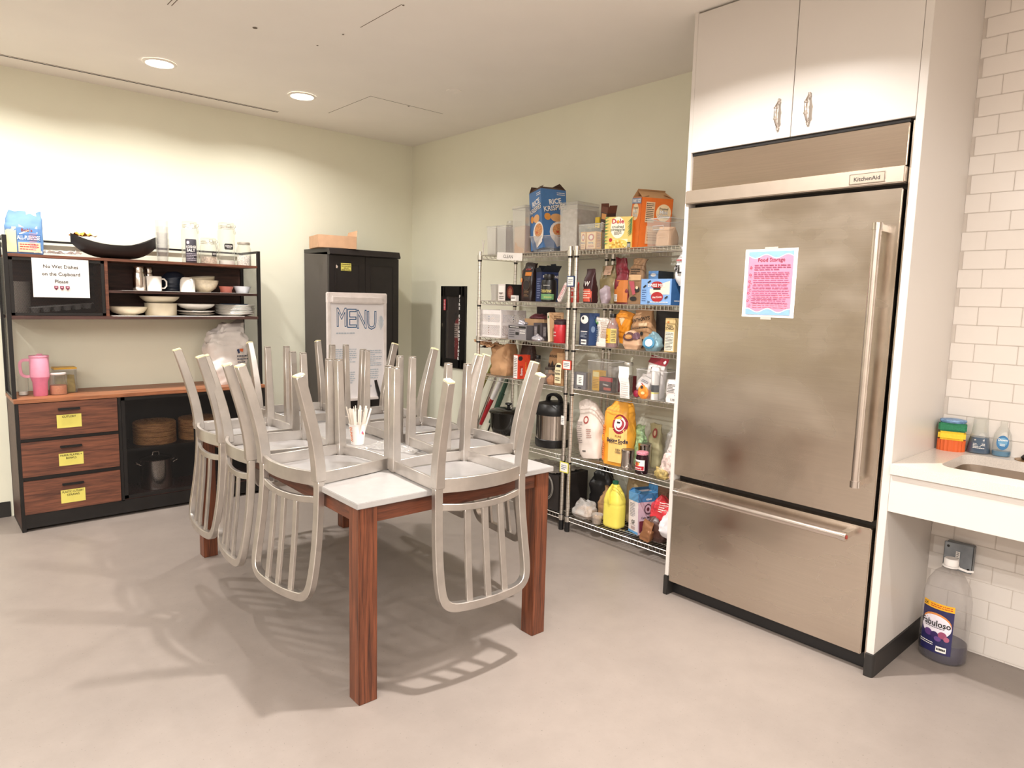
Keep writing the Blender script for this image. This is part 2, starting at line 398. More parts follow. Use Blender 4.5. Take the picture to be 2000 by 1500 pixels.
for i, (x, y) in enumerate(LAMPS):
    t = thing('ceiling_light', lbl[i] if i < 2 else 'unseen recessed round downlight, one of the inferred and added ones in the ceiling', 'ceiling light', (x, y, H-.002), 0, None if i < 2 else 'downlights outside the frame')
    G().lathe([(.092, 0), (.094, -.004), (.076, -.008), (.074, -.002)], 32, capb=False, capt=False).build('trim_ring', mat('white_trim_ring', '#F0EAE0', .5), t, smooth=True)
    G().lathe([(.074, -.003), (.04, -.004)], 32).build('lens', LENS, t, smooth=True)

# ------------------------------------------------------------------ refrigerator, its surround and the wall cupboard
FX = -.678
t = thing('fridge_surround', 'white panel surround with black toe base around the stainless refrigerator', 'panel', (-.35, -3.88, 0))
def rel(g, o, name, m, **k):
    ob = g.build(name, m, o, **k); ob.matrix_parent_inverse = Matrix.Translation(o.location).inverted() if o.rotation_euler.z == 0 else o.matrix_basis.inverted(); return ob
rel(G().box(FX, -.01, -3.404, -3.384, .10, H), t, 'side_panel', WLAM, bevel=.001)
rel(G().box(FX, TX+.012, -4.395, -4.366, .094, H), t, 'side_panel', WLAM, bevel=.001)
rel(G().box(FX-.008, -.01, -3.407, -3.381, 0, .10), t, 'toe_base', BLACKB, bevel=.003)
pts = [(FX-.010+.016*math.cos(a)+.012, -4.382-.018+.018-.020+.016*math.sin(a)) for a in [PI+PI/2*k/5 for k in range(6)]]
g = G().prism([(TX+.006, -4.366), (FX-.014, -4.366)]+[(FX-.014+.016-.016*math.cos(a), -4.386-.016*math.sin(a)) for a in [PI/2*k/6 for k in range(7)]]+[(TX-.001, -4.402)], 0, .094)
rel(g, t, 'toe_base', BLACKB, bevel=.001)
fr = thing('refrigerator', 'tall stainless steel built-in refrigerator with bottom freezer drawer', 'refrigerator', (-.36, -3.885, 0))
A, B = -3.406, -4.346
rel(G().box(-.622, -.03, B-.004, A, .02, 2.165), fr, 'body', mat('fridge_body_dark', '#2A2522', .5))
rel(G().box(-.664, -.60, B-.0185, B-.010, .06, 2.168), fr, 'body_trim', STEEL)
def slab(z0, z1, name, x=FX, a=A, b=B): return rel(G().box(x, x+.055, b, a, z0, z1), fr, name, STEEL, bevel=.004, smooth=True)
gm = mat('polished_grille_steel', '#CFC2B4', .13, 1, vary=.05, scale=5, stretch=(1, 1, 60)); _n = gm.node_tree.nodes; _l = gm.node_tree.links
_w = _n.new('ShaderNodeTexNoise'); _w.inputs['Scale'].default_value = 2.6; _w.inputs['Detail'].default_value = 1
_b = _n.new('ShaderNodeBump'); _b.inputs['Strength'].default_value = .5; _b.inputs['Distance'].default_value = .006
_l.new(_n['Texture Coordinate'].outputs['Object'], _w.inputs['Vector']); _l.new(_w.outputs[0], _b.inputs['Height']); _l.new(_b.outputs[0], _n['Principled BSDF'].inputs['Normal'])
rel(G().box(FX+.012, FX+.067, B, A, 2.006, 2.166), fr, 'grille_panel', gm, bevel=.004, smooth=True)
rel(G().box(FX-.016, FX+.04, B-.006, A+.012, 1.943, 2.004), fr, 'grille_rail', mat('satin_rail', '#C2B4A6', .4, .85, vary=.03), bevel=.004)
door = slab(.630, 1.925, 'door')
draw = slab(.074, .602, 'freezer_drawer')
rel(G().box(-.635, -.59, B, A, .005, .07), fr, 'kick_grille', BLK)
def bar_handle(parent, p0, p1, stand):
    p0, p1 = Vector(p0), Vector(p1); d = (p1-p0).normalized()
    h = rel(G().tube([p0, p1], .0155, 20), fr, 'handle', mat('satin_handle', '#D2C8C0', .25, 1), smooth=True); h.parent = parent; 
    for p, s in ((p0, 1), (p1, -1)):
        g = G(); g.tube([p-d*s*.004, p+d*s*.022], .0185, 20)
        q = p+d*s*.014; g.box(q.x, FX+.002, q.y-.014, q.y+.014, q.z-.012, q.z+.012)
        m = rel(g, fr, 'handle_mount', STEELB, smooth=True); m.parent = parent
    return h
for pr_, a, b in ((door, (FX-.062, -4.290, 1.79), (FX-.062, -4.290, .775)), (draw, (FX-.062, -3.462, .563), (FX-.062, -4.272, .563))): bar_handle(pr_, a, b, 0)
emb = rel(G().lathe([(.008, 0), (.008, .002)], 14).rot(Matrix.Translation((FX-.062, -4.2765, .563)) @ Matrix.Rotation(PI/2, 4, 'X')), fr, 'badge', P('#A8352C', .4))
emb.parent = draw
mfx = lambda x, y, z: (lambda s, h, o: (x-o+.36, y-s+3.885, z+h))
np_ = rel(G().box(FX-.019, FX-.015, -4.286, -4.152, 1.951, 1.991), fr, 'name_plate', STEELB, bevel=.001)
deco(fr, mfx(FX-.019, -4.152, 1.951), .134, .040, [('r', P('#B8A898', .4, .6), .03, .08, .97, .92), ('t', INK, 'KitchenAid', .5, .48, .38, .03)])
rel(G().box(FX+.01, FX+.03, B, A, 2.166, 2.178), fr, 'top_gap', DK)
cb = thing('wall_cupboard', 'white double-door cupboard above the refrigerator', 'cupboard', (-.36, -3.885, 2.18))
rel(G().box(-.655, -.01, -4.364, -3.406, 2.182, H-.002), cb, 'carcass', WLAM)
for a, b, hy in ((-3.404, -3.8855, -3.83), (-3.8885, -4.3645, -3.96)):
    d = rel(G().box(FX, -.657, b, a, 2.18, H-.01), cb, 'door', WLAM, bevel=.0012)
    g = G(); z0, z1 = 2.225, 2.33
    path = [(FX-.004, hy, z0), (FX-.016, hy, z0+.008), (FX-.026, hy, z0+.022), (FX-.030, hy, z0+.04), (FX-.030, hy, z1-.04), (FX-.026, hy, z1-.022), (FX-.016, hy, z1-.008), (FX-.004, hy, z1)]
    g.tube(path, [.006, .0045, .0055, .0065, .0065, .0055, .0045, .006], 10)
    for z in (z0, z1): g.tube([(FX-.006, hy, z-.012), (FX-.006, hy, z+.012)], .0055, 10); g.tube([(FX, hy, z), (FX-.008, hy, z)], .007, 10)
    for z in (z0+.03, z1-.03): g.tube([(FX-.0285, hy, z-.003), (FX-.0285, hy, z+.003)], .009, 10)
    h = rel(g, cb, 'handle', STEELB, smooth=True); h.parent = d
# poster on the fridge
po = thing('food_storage_notice', 'pink and blue printed food storage notice taped to the refrigerator door', 'poster', (FX-.001, -3.72, 1.424), RK)
W_, H_ = .240, .295
G().box(0, W_, -.0008, 0, 0, H_).build('paper', WPAPER, po)
mfp = lambda s, h, o: (s, -.0008-o, h)
PK, PB = P('#D37F97', .7), P('#7C9FCB', .7); R2 = P('#C8283C', .6); WV = P('#F3C9D6', .7)
def wave(y, amp, ph, up, e=0):
    pts = [(.07+.86*i/24, y+e+amp*math.sin(2*PI*2.1*i/24+ph)) for i in range(25)]
    return pts+[(.93, up), (.07, up)]
it = [('r', PK, .07, .06, .93, .95), ('p', WV, wave(.895, .028, 2.6, .965, -.008)), ('p', PB, wave(.895, .028, 2.6, .965, .004)), ('p', WV, wave(.10, .028, 1.2, .035, .008)), ('p', PB, wave(.10, .028, 1.2, .035, -.004)),
      ('t', P('#7A3044', .6), 'Food Storage', .52, .845, .055, .008, 0, .66)]
tyy = [(.78, .685, 3), (.67, .575, 3), (.555, .495, 2), (.475, .415, 2), (.395, .305, 3), (.285, .195, 3)]
for a, b, n in tyy:
    it.append(('b', P('#8C4A66', .6), .20, b, .90, a, n)); c = (a+b)/2
    for q in range(5):
        an = 2*PI*q/5; it.append(('e', R2, .135+.018*math.cos(an), c+.014*math.sin(an), .009, .007))
deco(po, mfp, W_, H_, it)
G().box(.09, .15, -.0014, -.0010, H_-.006, H_+.008).build('tape', clear('tape_film', (.95, .9, .8), .35), po)
G().box(.09, .14, -.0014, -.0010, -.010, .006).build('tape', MC['tape_film'], po)

# ------------------------------------------------------------------ sink counter
ct = thing('sink_counter', 'white speckled stone counter with undermount steel sink beside the refrigerator', 'counter', (-.40, -5.2, .84))
QZ = mat('speckled_quartz', '#D2C9C0', .25, vary=.10, scale=260)
SX0, SX1, SY0, SY1 = -.565, -.205, -5.02, -4.52
g = G(); cx0, cx1, cy0, cy1 = -.692, TX-.0005, -6.3, -4.396
def rrect(x0, x1, y0, y1, r, n=6):
    o = []
    for cx, cy, a in ((x1-r, y1-r, 0), (x0+r, y1-r, PI/2), (x0+r, y0+r, PI), (x1-r, y0+r, 1.5*PI)):
        for k in range(n+1): o.append((cx+r*math.cos(a+PI/2*k/n), cy+r*math.sin(a+PI/2*k/n)))
    return o
inn = rrect(SX0, SX1, SY0, SY1, .06)
out = []
for x, y in inn:                      # project each inner point out to the slab border
    dx, dy = x-(SX0+SX1)/2, y-(SY0+SY1)/2
    s = min((((cx1 if dx > 0 else cx0)-(SX0+SX1)/2)/dx) if abs(dx) > 1e-6 else 1e9, (((cy1 if dy > 0 else cy0)-(SY0+SY1)/2)/dy) if abs(dy) > 1e-6 else 1e9)
    out.append(((SX0+SX1)/2+dx*s, (SY0+SY1)/2+dy*s))
bm = bmesh.new()
ov = [(cx0, cy0), (cx1, cy0), (cx1, cy1), (cx0, cy1)]
e = []
for ring in (ov, inn):
    vs = [bm.verts.new((x, y, .88)) for x, y in ring]
    for i in range(len(vs)): e.append(bm.edges.new((vs[i], vs[(i+1) % len(vs)])))
bmesh.ops.triangle_fill(bm, use_beauty=True, edges=e)
r = bmesh.ops.extrude_face_region(bm, geom=bm.faces[:]); bmesh.ops.translate(bm, vec=(0, 0, -.04), verts=[v for v in r['geom'] if isinstance(v, bmesh.types.BMVert)])
bmesh.ops.recalc_face_normals(bm, faces=bm.faces); me = bpy.data.meshes.new('worktop'); bm.to_mesh(me); bm.free(); me.materials.append(QZ)
o = bpy.data.objects.new('worktop', me); COL.objects.link(o); o.parent = ct; o.matrix_parent_inverse = Matrix.Translation(ct.location).inverted()
g = G(); n = len(inn); rings = [(rrect(SX0-.004, SX1+.004, SY0-.004, SY1+.004, .064), .842), (rrect(SX0+.006, SX1-.006, SY0+.006, SY1-.006, .06), .70), (rrect(SX0+.03, SX1-.03, SY0+.03, SY1-.03, .05), .675)]
for rg, z in rings: g.v += [(x, y, z) for x, y in rg]
for j in range(2):
    for i in range(n): g.f.append((j*n+i, j*n+(i+1) % n, (j+1)*n+(i+1) % n, (j+1)*n+i))
g.f.append(tuple(range(2*n, 3*n)))
rel(g, ct, 'sink_basin', mat('sink_steel', '#CABFB4', .25, 1, vary=.05), smooth=True)
rel(G().box(-.680, -.662, cy0, cy1, .69, .838), ct, 'apron_panel', WLAM, bevel=.0012)
rel(G().box(-.662, TX-.002, cy0+.02, cy0+.04, .0, .838), ct, 'end_support', WLAM)
# things on the counter
sp = thing('sponge_caddy', 'orange ribbed holder with yellow and green sponges stacked under a blue lid', 'sponge', (-.188, -4.455, .88), math.radians(-75))
g = G(); n = 40
prof = [(.048+.0015*(1 if i % 2 else -1)) for i in range(n)]
g.v = [(r*1.05*math.cos(2*PI*i/n), r*.72*math.sin(2*PI*i/n), z) for z in (0, .048) for i, r in enumerate(prof)]
g.f = [(i, (i+1) % n, n+(i+1) % n, n+i) for i in range(n)]+[tuple(range(n, 2*n)), tuple(reversed(range(n)))]
g.build('holder', P('#D4602C', .35), sp)
G().box(-.050, .050, -.035, .035, .048, .085).build('sponge', mat('yellow_sponge', '#EFC83C', .9, scale=160, bump=.6, vary=.08), sp, .008, True)
G().box(-.051, .051, -.036, .036, .085, .120).build('scouring_pad', mat('green_scourer', '#2F7A55', .9, scale=160, bump=.6, vary=.12), sp, .006, True)
G().lathe([(.030, .118), (.046, .121), (.050, .128), (.047, .134), (.02, .138)], 24, sy=.75).build('lid', mat('blue_lid', '#6F8FB4', .4, scale=90, vary=.3, bump=.5), sp, smooth=True)
bt = thing('dish_soap_bottle', 'tapered clear bottle of blue liquid soap beside the sponges', 'bottle', (-.145, -4.545, .88), math.radians(-75))
G().lathe([(.043, 0), (.044, .004), (.040, .04), (.030, .085), (.027, .115), (.026, .15), (.012, .152)], 24, sy=.8).build('bottle_shell', GLASS, bt, smooth=True)
G().lathe([(.041, .003), (.042, .006), (.038, .04), (.0335, .068)], 24, sy=.78).build('liquid', P('#2E4A66', .15), bt, smooth=True)
deco(bt, lambda s, h, o: (s-.03, -.040*.8-.001-o+h*.17, .01+h), .06, .06, [('t', WPAPER, 'method', .5, .82, .13, .02), ('b', WPAPER, .15, .2, .85, .6, 4)])
bt = thing('dish_soap_bottle', 'rounded clear soap bottle with blue label, nearest the drain strainer', 'bottle', (-.140, -4.625, .88), math.radians(-75))
G().lathe([(.030, 0), (.033, .006), (.034, .05), (.030, .09), (.018, .115), (.013, .125), (.013, .145), (.008, .146)], 24, sy=.75).build('bottle_shell', GLASS, bt, smooth=True)
G().lathe([(.029, .002), (.032, .007), (.032, .022)], 24, sy=.73).build('liquid', P('#4C7F9E', .15), bt, smooth=True)
deco(bt, lambda s, h, o: (s-.022, -.027-o, .030+h), .044, .06, [('e', P('#3D78A8', .4), .5, .5, .48, .5), ('e', P('#6FA5C8', .4), .5, .55, .36, .3), ('t', WPAPER, 'Dawn', .5, .7, .16, .02), ('b', WPAPER, .3, .25, .7, .45, 2)])
ds = thing('drain_strainer', 'bronze sink drain strainer with a wire loop resting on the counter', 'strainer', (-.15, -4.72, .88), 0)
G().lathe([(.045, 0), (.046, .003), (.03, .005), (.024, .002)], 24).build('rim', P('#9A7A50', .35, .9), ds, smooth=True)
G().lathe([(.022, .004), (.026, .012), (.018, .022), (.006, .026)], 20).build('plug', BMET, ds, smooth=True)
G().tube([(.012*math.cos(a), 0, .028+.014*math.sin(a)) for a in [PI*k/8 for k in range(9)]], .0015, 6).build('loop', BMET, ds)
# junction box and jug under the counter
jb = thing('junction_box', 'grey galvanised electrical box on the tiles under the counter', 'box', (TX, -4.52, .36), RK)
GV = mat('galvanised_steel', '#8E949A', .45, .7, vary=.18, scale=18)
G().box(-.052, .052, -.045, 0, 0, .115).build('box_body', GV, jb, .003)
G().box(-.055, .055, -.048, -.044, -.003, .118).build('cover_plate', GV, jb, .002)
deco(jb, lambda s, h, o: (s-.055, -.048-o, h), .11, .115, [('e', INK, .14, .86, .05, .05), ('e', INK, .88, .12, .05, .05), ('r', WPAPER, .42, .42, .56, .72), ('b', INK, .44, .44, .54, .70, 4)])
jg = thing('floor_cleaner_jug', 'big clear jug of purple floor cleaner standing under the sink counter', 'jug', (-.275, -4.525, 0), math.radians(-100))
body = [(.080, 0), (.090, .012), (.093, .05), (.091, .12), (.093, .20), (.092, .27), (.080, .33), (.055, .375), (.032, .395), (.022, .40), (.021, .415), (.012, .416)]
G().lathe(body, 32, sx=1.0, sy=.82).build('jug_shell', clear('pet_plastic', (.95, .94, .94), .08), jg, smooth=True)
G().lathe([(.078, .003), (.088, .014), (.090, .05), (.0895, .085)], 32, sy=.81).build('liquid', P('#2A2340', .12), jg, smooth=True)
G().lathe([(.026, .412), (.027, .416), (.027, .437), (.024, .441)], 24).build('cap', WPAPER, jg, smooth=True)
G().tube([(.028*math.cos(a), .028*math.sin(a), .408) for a in [2*PI*k/20 for k in range(20)]], .004, 6, True).tube([(.03, 0, .408), (.06, .01, .402), (.078, .02, .405)], .005, 6).build('handle_ring', WPAPER, jg, smooth=True)
mcl = lambda s, h, o: ((.0925+o)*math.sin((s-.065)/.0925), -(.0765+o)*math.cos((s-.065)/.0925), .045+h)
NV = P('#2C2A58', .35)
deco(jg, mcl, .13, .215, [('r', NV, 0, 0, 1, .9), ('r', P('#F0B428', .4), 0, .88, 1, 1), ('t', INK, '2X', .12, .94, .06, .03), ('b', P('#C03A28', .4), .3, .9, .95, .98, 2), ('e', P('#D98B4A', .4), .5, .58, .46, .22), ('e', P('#EDE6F0', .4), .5, .54, .46, .22),
     ('e', P('#5C3A78', .4), .3, .38, .13, .07), ('e', P('#3A2A5C', .4), .5, .36, .12, .07), ('e', P('#9A4A6A', .4), .72, .39, .12, .07), ('e', P('#6A4A8A', .4), .60, .30, .10, .05), ('e', P('#B0607A', .4), .84, .33, .08, .05),
     ('t', INK, 'Fabuloso', .5, .60, .12, .018, 0, .86), ('b', INK, .2, .50, .8, .53, 1), ('r', WPAPER, .58, .05, .86, .16), ('b', INK, .60, .055, .84, .155, 1), ('b', WPAPER, .06, .14, .5, .22, 2)], nx=10, base=.001)

# ------------------------------------------------------------------ dining table
TH, TR = .7585, -.0165
def tl(x, y, z=0): return (-2.3757+math.cos(TR)*x-math.sin(TR)*y, -3.2903+math.sin(TR)*x+math.cos(TR)*y, z)
TW, TLn = .9448, 1.8921
tb = thing('dining_table', 'walnut dining table with white stone top carrying upturned aluminium chairs', 'table', tl(0, 0), TR)
G().box(0, TW, 0, TLn, TH-.022, TH).build('tabletop', mat('white_quartz_top', '#A5A19E', .28, vary=.035, scale=30), tb, .002)
LG = .074
for x in (.014, TW-.014-LG):
    for y in (.014, TLn-.014-LG):
        g = G().box(x, x+LG, y, y+LG, 0, TH-.0225); g.build('leg', WALNUT, tb, .002)
I = .022
G().box(.09, TW-.09, I, I+.022, TH-.085, TH-.023).build('apron', WALNUTH, tb, .001)
G().box(.09, TW-.09, TLn-I-.022, TLn-I, TH-.085, TH-.023).build('apron', WALNUTH, tb, .001)
AP2 = wood('walnut_long_apron', '#3E2014', '#74402A', .4, 5, (14, 1.0, 14))
G().box(I, I+.022, .09, TLn-.09, TH-.085, TH-.023).build('apron', AP2, tb, .001)
G().box(TW-I-.022, TW-I, .09, TLn-.09, TH-.085, TH-.023).build('apron', AP2, tb, .001)

# ------------------------------------------------------------------ aluminium chairs, upside down; local u = chair front, h up from table
GLIDE = mat('cream_plastic_glide', '#E6DDB4', .5)
def bez(pts, n=8):
    """Catmull-Rom through points"""
    P_ = [Vector(p) for p in pts]; o = []
    for i in range(len(P_)-1):
        a = P_[max(i-1, 0)]; b = P_[i]; c = P_[i+1]; d = P_[min(i+2, len(P_)-1)]
        for k in range(n):
            t = k/n; o.append(.5*((2*b)+(c-a)*t+(2*a-5*b+4*c-d)*t*t+(-a+3*b-3*c+d)*t**3))
    o.append(P_[-1]); return o
def make_chair(label):
    t = thing('aluminium_chair', label, 'chair', group='upturned aluminium chairs on the dining table')
    for s in (1, -1):
        path = bez([(-.271, s*.213, .424), (-.240, s*.207, .32), (-.208, s*.203, .20), (-.190, s*.2, .10), (-.184, s*.199, .02)], 4)
        n = len(path); lg = G().sweep(path, [.029+.011*i/(n-1) for i in range(n)], [.037+.007*i/(n-1) for i in range(n)]).build('leg', ALU, t, .0022, True, 1)
        g = G().box(-.0185, .0185, -.0145, .0145, 0, .008); c = g.build('foot_cap', GLIDE, lg, .002, True); c.location = (-.272, s*.2135, .422); c.rotation_euler.y = -.28
        path = [(.165, s*.177, .43), (.169, s*.176, .25), (.173, s*.175, .06), (.173, s*.175, .003)]
        lf = G().sweep(path, [.027, .031, .036, .037], [.029, .034, .040, .041]).build('leg', ALU, t, .0022, True, 1)
        c = G().box(-.014, .014, -.013, .013, 0, .004).build('foot_cap', mat('grey_rubber_glide', '#8A8074', .7), lf, .001); c.location = (.165, s*.177, .430)
    # back frame: one bent tube from seat to seat around the bottom (the chair's top rail)
    side = [(-.184, .199, .02), (-.185, .199, -.05), (-.192, .202, -.15), (-.205, .206, -.26), (-.220, .206, -.35)]
    corner = [(-.229, .196, -.402), (-.234, .165, -.430), (-.242, .10, -.438), (-.247, 0, -.440)]
    up = side+corner; full_ = up+[(a, -b, c) for a, b, c in reversed(up[:-1])]
    path = bez(full_, 4)
    G().sweep(path, .034, .028).build('back_frame', ALU, t, .0022, True, 1)
    cb_ = bez([(-.187, .188, -.055), (-.205, .10, -.064), (-.212, 0, -.067), (-.205, -.10, -.064), (-.187, -.188, -.055)], 4)
    G().sweep(cb_, .026, .016).build('crossbar', ALU, t, .0018, True, 1)
    for v in (.085, 0, -.085):
        k = -.012*(1-abs(v)/.2)
        sl = bez([(-.200+k, v*.92, -.070), (-.208+k, v*.95, -.18), (-.220+k, v*.98, -.30), (-.234+k, v, -.428)], 4)
        G().sweep(sl, .027, .012).build('slat', ALU, t, .0012, True, 1)
    # seat: frame rails and thin dished pan lying on the table
    rr = bez([(-.188, .186, .026), (-.212, .10, .026), (-.222, 0, .026), (-.212, -.10, .026), (-.188, -.186, .026)], 4)
    G().sweep(rr, .054, .014).build('rear_rail', ALU, t, .0012, True, 1)
    for s in (1, -1):
        G().sweep([(-.170, s*.196, .027), (0, s*.190, .027), (.155, s*.182, .027)], .046, .010, ref=(0, 1, 0)).build('side_rail', ALU, t, .0012, True, 1)
    G().sweep(bez([(.182, .160, .024), (.186, .08, .028), (.187, 0, .030), (.186, -.08, .028), (.182, -.160, .024)], 3), [.042]*13, .010).build('front_rail', ALU, t, .0012, True, 1)
    g = G(); n = 40; ring = []
    for i in range(n):
        a = 2*PI*i/n; ca, sa = math.cos(a), math.sin(a); e = .42
        ring.append((-.010+.188*math.copysign(abs(ca)**e, ca), .184*math.copysign(abs(sa)**e, sa)))
    for sc, z in ((1, .005), (.93, .004), (.80, .0035), (.6, .003)): g.v += [(x*sc, y*sc, z) for x, y in ring]
    g.v += [(x*1.0, y*1.0, .0005) for x, y in ring]
    for j in range(3):
        for i in range(n): g.f.append((j*n+i, j*n+(i+1) % n, (j+1)*n+(i+1) % n, (j+1)*n+i))
    g.f.append(tuple(range(3*n, 4*n)))
    for i in range(n): g.f.append((i, (i+1) % n, 4*n+(i+1) % n, 4*n+i))
    g.f.append(tuple(range(4*n, 5*n)))
    G.build(g, 'seat', mat('seat_aluminium', '#C4C3C4', .3, .75, vary=.08, scale=9, bump=.1), t, 0, True)
    return t
def copy_tree(o, parent=None):
    c = o.copy(); COL.objects.link(c); c.parent = parent
    for ch in o.children: copy_tree(ch, c).matrix_parent_inverse = ch.matrix_parent_inverse
    return c
CH = [(-1.868, -3.167, 87.6, 'upturned brushed aluminium chair hanging over the near short end of the table'),
      (-2.217, -2.779, 7.2, 'upturned aluminium chair on the left long side of the table, nearest the camera'),
      (-2.245, -2.350, -6.5, 'upturned aluminium chair in the middle of the three on the table\'s left side'),
      (-2.234, -1.925, -2.8, 'upturned aluminium chair on the table\'s left side, furthest from the camera, by the brown sideboard'),
      (-1.782, -1.602, -90.2, 'upturned aluminium chair on the far short end of the table, before the menu board'),
      (-1.556, -2.795, 172.5, 'upturned aluminium chair on the table side facing the wire racks, nearest the refrigerator'),
      (-1.553, -2.370, 176.7, 'upturned aluminium chair in the middle of the three on the wire rack side'),
      (-1.516, -1.925, 179.7, 'upturned aluminium chair on the wire rack side, furthest from the camera')]
proto = make_chair(CH[0][3])
for i, (x, y, a, lb) in enumerate(CH):
    c = proto if i == 0 else copy_tree(proto)
    c.location = (x, y, TH); c.rotation_euler = (0, 0, math.radians(a)); c['label'] = lb

# paper cup of stirrers and the plastic sheet on the table
cu = thing('paper_cup', 'white paper cup full of wooden stirrers standing among the chair legs', 'cup', (-1.895, -2.425, TH), math.radians(-40))
G().lathe([(.028, 0), (.030, .002), (.041, .098), (.043, .100), (.0405, .101), (.028, .004)], 28, capt=True).build('cup_body', WPAPER, cu, smooth=True)
deco(cu, lambda s, h, o: ((.0312+.0113*h/.1+.0008+o)*math.sin((s-.04)/.035-.12), -(.0312+.0113*h/.1+.0008+o)*math.cos((s-.04)/.035-.12), .01+h), .08, .085,
     [('t', P('#E8742A', .5), "DUNKIN'", .25, .5, .17, .03, -PI/2, .85), ('e', P('#D85A8A', .5), .92, .62, .05, .08), ('e', P('#E8742A', .5), .98, .55, .03, .06)])
st = G(); rr = random.Random(5)
stc = mat('birch_stirrers', '#EADFD2', .7)
for i in range(34):
    a = rr.random()*2*PI; r0 = .026*math.sqrt(rr.random()); le = .165+.02*rr.random()
    bx, by = r0*math.cos(a), r0*math.sin(a); k = 1+1.3*rr.random()
    tx, ty = bx*k*1.3+rr.uniform(-.008, .008), by*k*1.3+rr.uniform(-.008, .008)
    s1 = G().sweep([(bx*.7, by*.7, .006), (tx, ty, le)], .0085, .0016, ref=(math.cos(a+1), math.sin(a+1), 0))
    if i < 26:
        tag(s1.build('wooden_stirrer', stc, None, loc=(-1.895, -2.425, TH)), 'pale wooden stirrer standing in the white paper cup on the table', 'stirrer', 'wooden stirrers in the paper cup')
def crumple_sheet(w, d, n, amp, seed, lift=0):
    g = G()
    for j in range(n+1):
        for i in range(n+1):
            x, y = (i/n-.5)*w, (j/n-.5)*d; e = 1+.12*noise.noise(Vector((x*20+seed, y*20, 3)))
            z = amp*(.5+.9*abs(noise.noise(Vector((x*28+seed, y*28, 0))))+.5*abs(noise.noise(Vector((x*70, y*70+seed, 1)))))
            g.v.append((x*e, y*e, z+lift))
    for j in range(n):
        for i in range(n): a = j*(n+1)+i; g.f.append((a, a+1, a+n+2, a+n+1))
    return g
tag(crumple_sheet(.20, .27, 26, .009, 4).build('plastic_bag', clear('thin_film', (.97, .97, .97), .35, .12), None, loc=(-1.78, -2.60, TH), rz=.5), 'crumpled clear plastic film lying flat on the white tabletop', 'plastic film')

# ------------------------------------------------------------------ sideboard with hutch
HX0, HX1, HD, DZ = -3.05, -1.543, .43, .81
hb = thing('sideboard_hutch', 'rustic brown and black sideboard with three drawers, mesh doors and upper hutch', 'sideboard', (-2.296, 0, 0))
R = lambda g, n, m, **k: rel(g, hb, n, m, **k)
R(G().box(HX0, HX1, -HD, -.012, DZ-.022, DZ), 'desk_top', RUSTTOP, bevel=.0015)
R(G().box(HX0+.004, HX0+.02, -HD+.012, -.015, .02, DZ-.022), 'side_panel', SHELFW)
R(G().box(HX1-.02, HX1-.004, -HD+.012, -.015, .02, DZ-.022), 'side_panel', SHELFW)
R(G().box(HX0+.02, HX1-.02, -.03, -.02, .02, DZ-.022), 'rear_panel', BMET)
for x in (HX0+.004, HX1-.026):
    R(G().box(x, x+.022, -HD+.006, -HD+.028, 0, DZ-.022).box(x, x+.022, -.04, -.018, 0, DZ-.022).box(x, x+.022, -HD+.006, -.018, 0, .022), 'leg_frame', BMET, bevel=.001)
R(G().box(HX0+.02, HX1-.02, -HD+.01, -HD+.028, .02, .105), 'plinth', BMET)
R(G().box(HX0+.02, HX1-.02, -HD+.02, -.03, .095, .11), 'bottom_board', SHELFW)
R(G().box(-2.506, -2.490, -HD+.01, -.03, .1, DZ-.022), 'divider', BMET)
R(G().box(HX0+.02, -2.506, -HD+.014, -.03, .11, DZ-.022), 'drawer_case', BMET)
R(G().box(-2.49, HX1-.02, -HD+.06, -.03, .415, .43), 'inner_shelf', BMET)
for z0, z1 in ((.573, .784), (.338, .550), (.108, .312)):
    d = R(G().box(HX0+.022, -2.512, -HD, -HD+.018, z0, z1), 'drawer', RUSTIC, bevel=.0012)
    h = R(G().box(-2.832, -2.718, -HD-.018, -HD-.006, z1-.050, z1-.046).box(-2.832, -2.718, -HD-.008, -HD+.002, z1-.050, z1-.038), 'handle', BMET); h.parent = d
for x0, x1, y in ((-2.488, -2.02, -HD+.012), (-2.045, HX1-.026, -HD+.022)):
    fr_ = G()
    for a, b, c, d_ in ((x0, x0+.022, .112, .786), (x1-.022, x1, .112, .786), (x0, x1, .112, .134), (x0, x1, .764, .786)): fr_.box(a, b, y, y+.008, c, d_)
    d = R(fr_, 'mesh_door', BMET)
    m_ = R(G().add([(x0+.02, y+.004, .13), (x1-.02, y+.004, .13), (x1-.02, y+.004, .77), (x0+.02, y+.004, .77)], [(0, 1, 2, 3)]), 'mesh_panel', MESHP); m_.parent = d
# hutch frame
PD = .372
for x in (HX0, HX1-.022):
    R(G().box(x, x+.022, -PD, -PD+.022, DZ, 1.775), 'post', BMET, bevel=.001)
    R(G().box(x, x+.022, -.040, -.018, DZ, 1.775), 'post', BMET, bevel=.001)
    for z in (1.760, DZ): R(G().box(x+.003, x+.019, -PD+.02, -.038, z, z+.015), 'side_rail', BMET)
    for z0, z1 in ((DZ+.015, 1.285), (1.305, 1.655)):
        m_ = R(G().add([(x+.011, -PD+.022, z0), (x+.011, -.04, z0), (x+.011, -.04, z1), (x+.011, -PD+.022, z1)], [(0, 1, 2, 3)]), 'side_mesh', MESHX)
R(G().box(HX0+.02, HX1-.02, -.032, -.020, 1.762, 1.775), 'rear_rail', BMET)
R(G().box(HX0+.022, HX1-.022, -PD+.002, -.02, 1.653, 1.67), 'hutch_board', RUSTIC, bevel=.001)
R(G().box(-2.518, HX1-.022, -PD+.012, -.03, 1.453, 1.47), 'hutch_board', SHELFW, bevel=.001)
R(G().box(HX0+.022, HX1-.022, -PD+.002, -.02, 1.285, 1.305), 'hutch_board', SHELFW, bevel=.001)
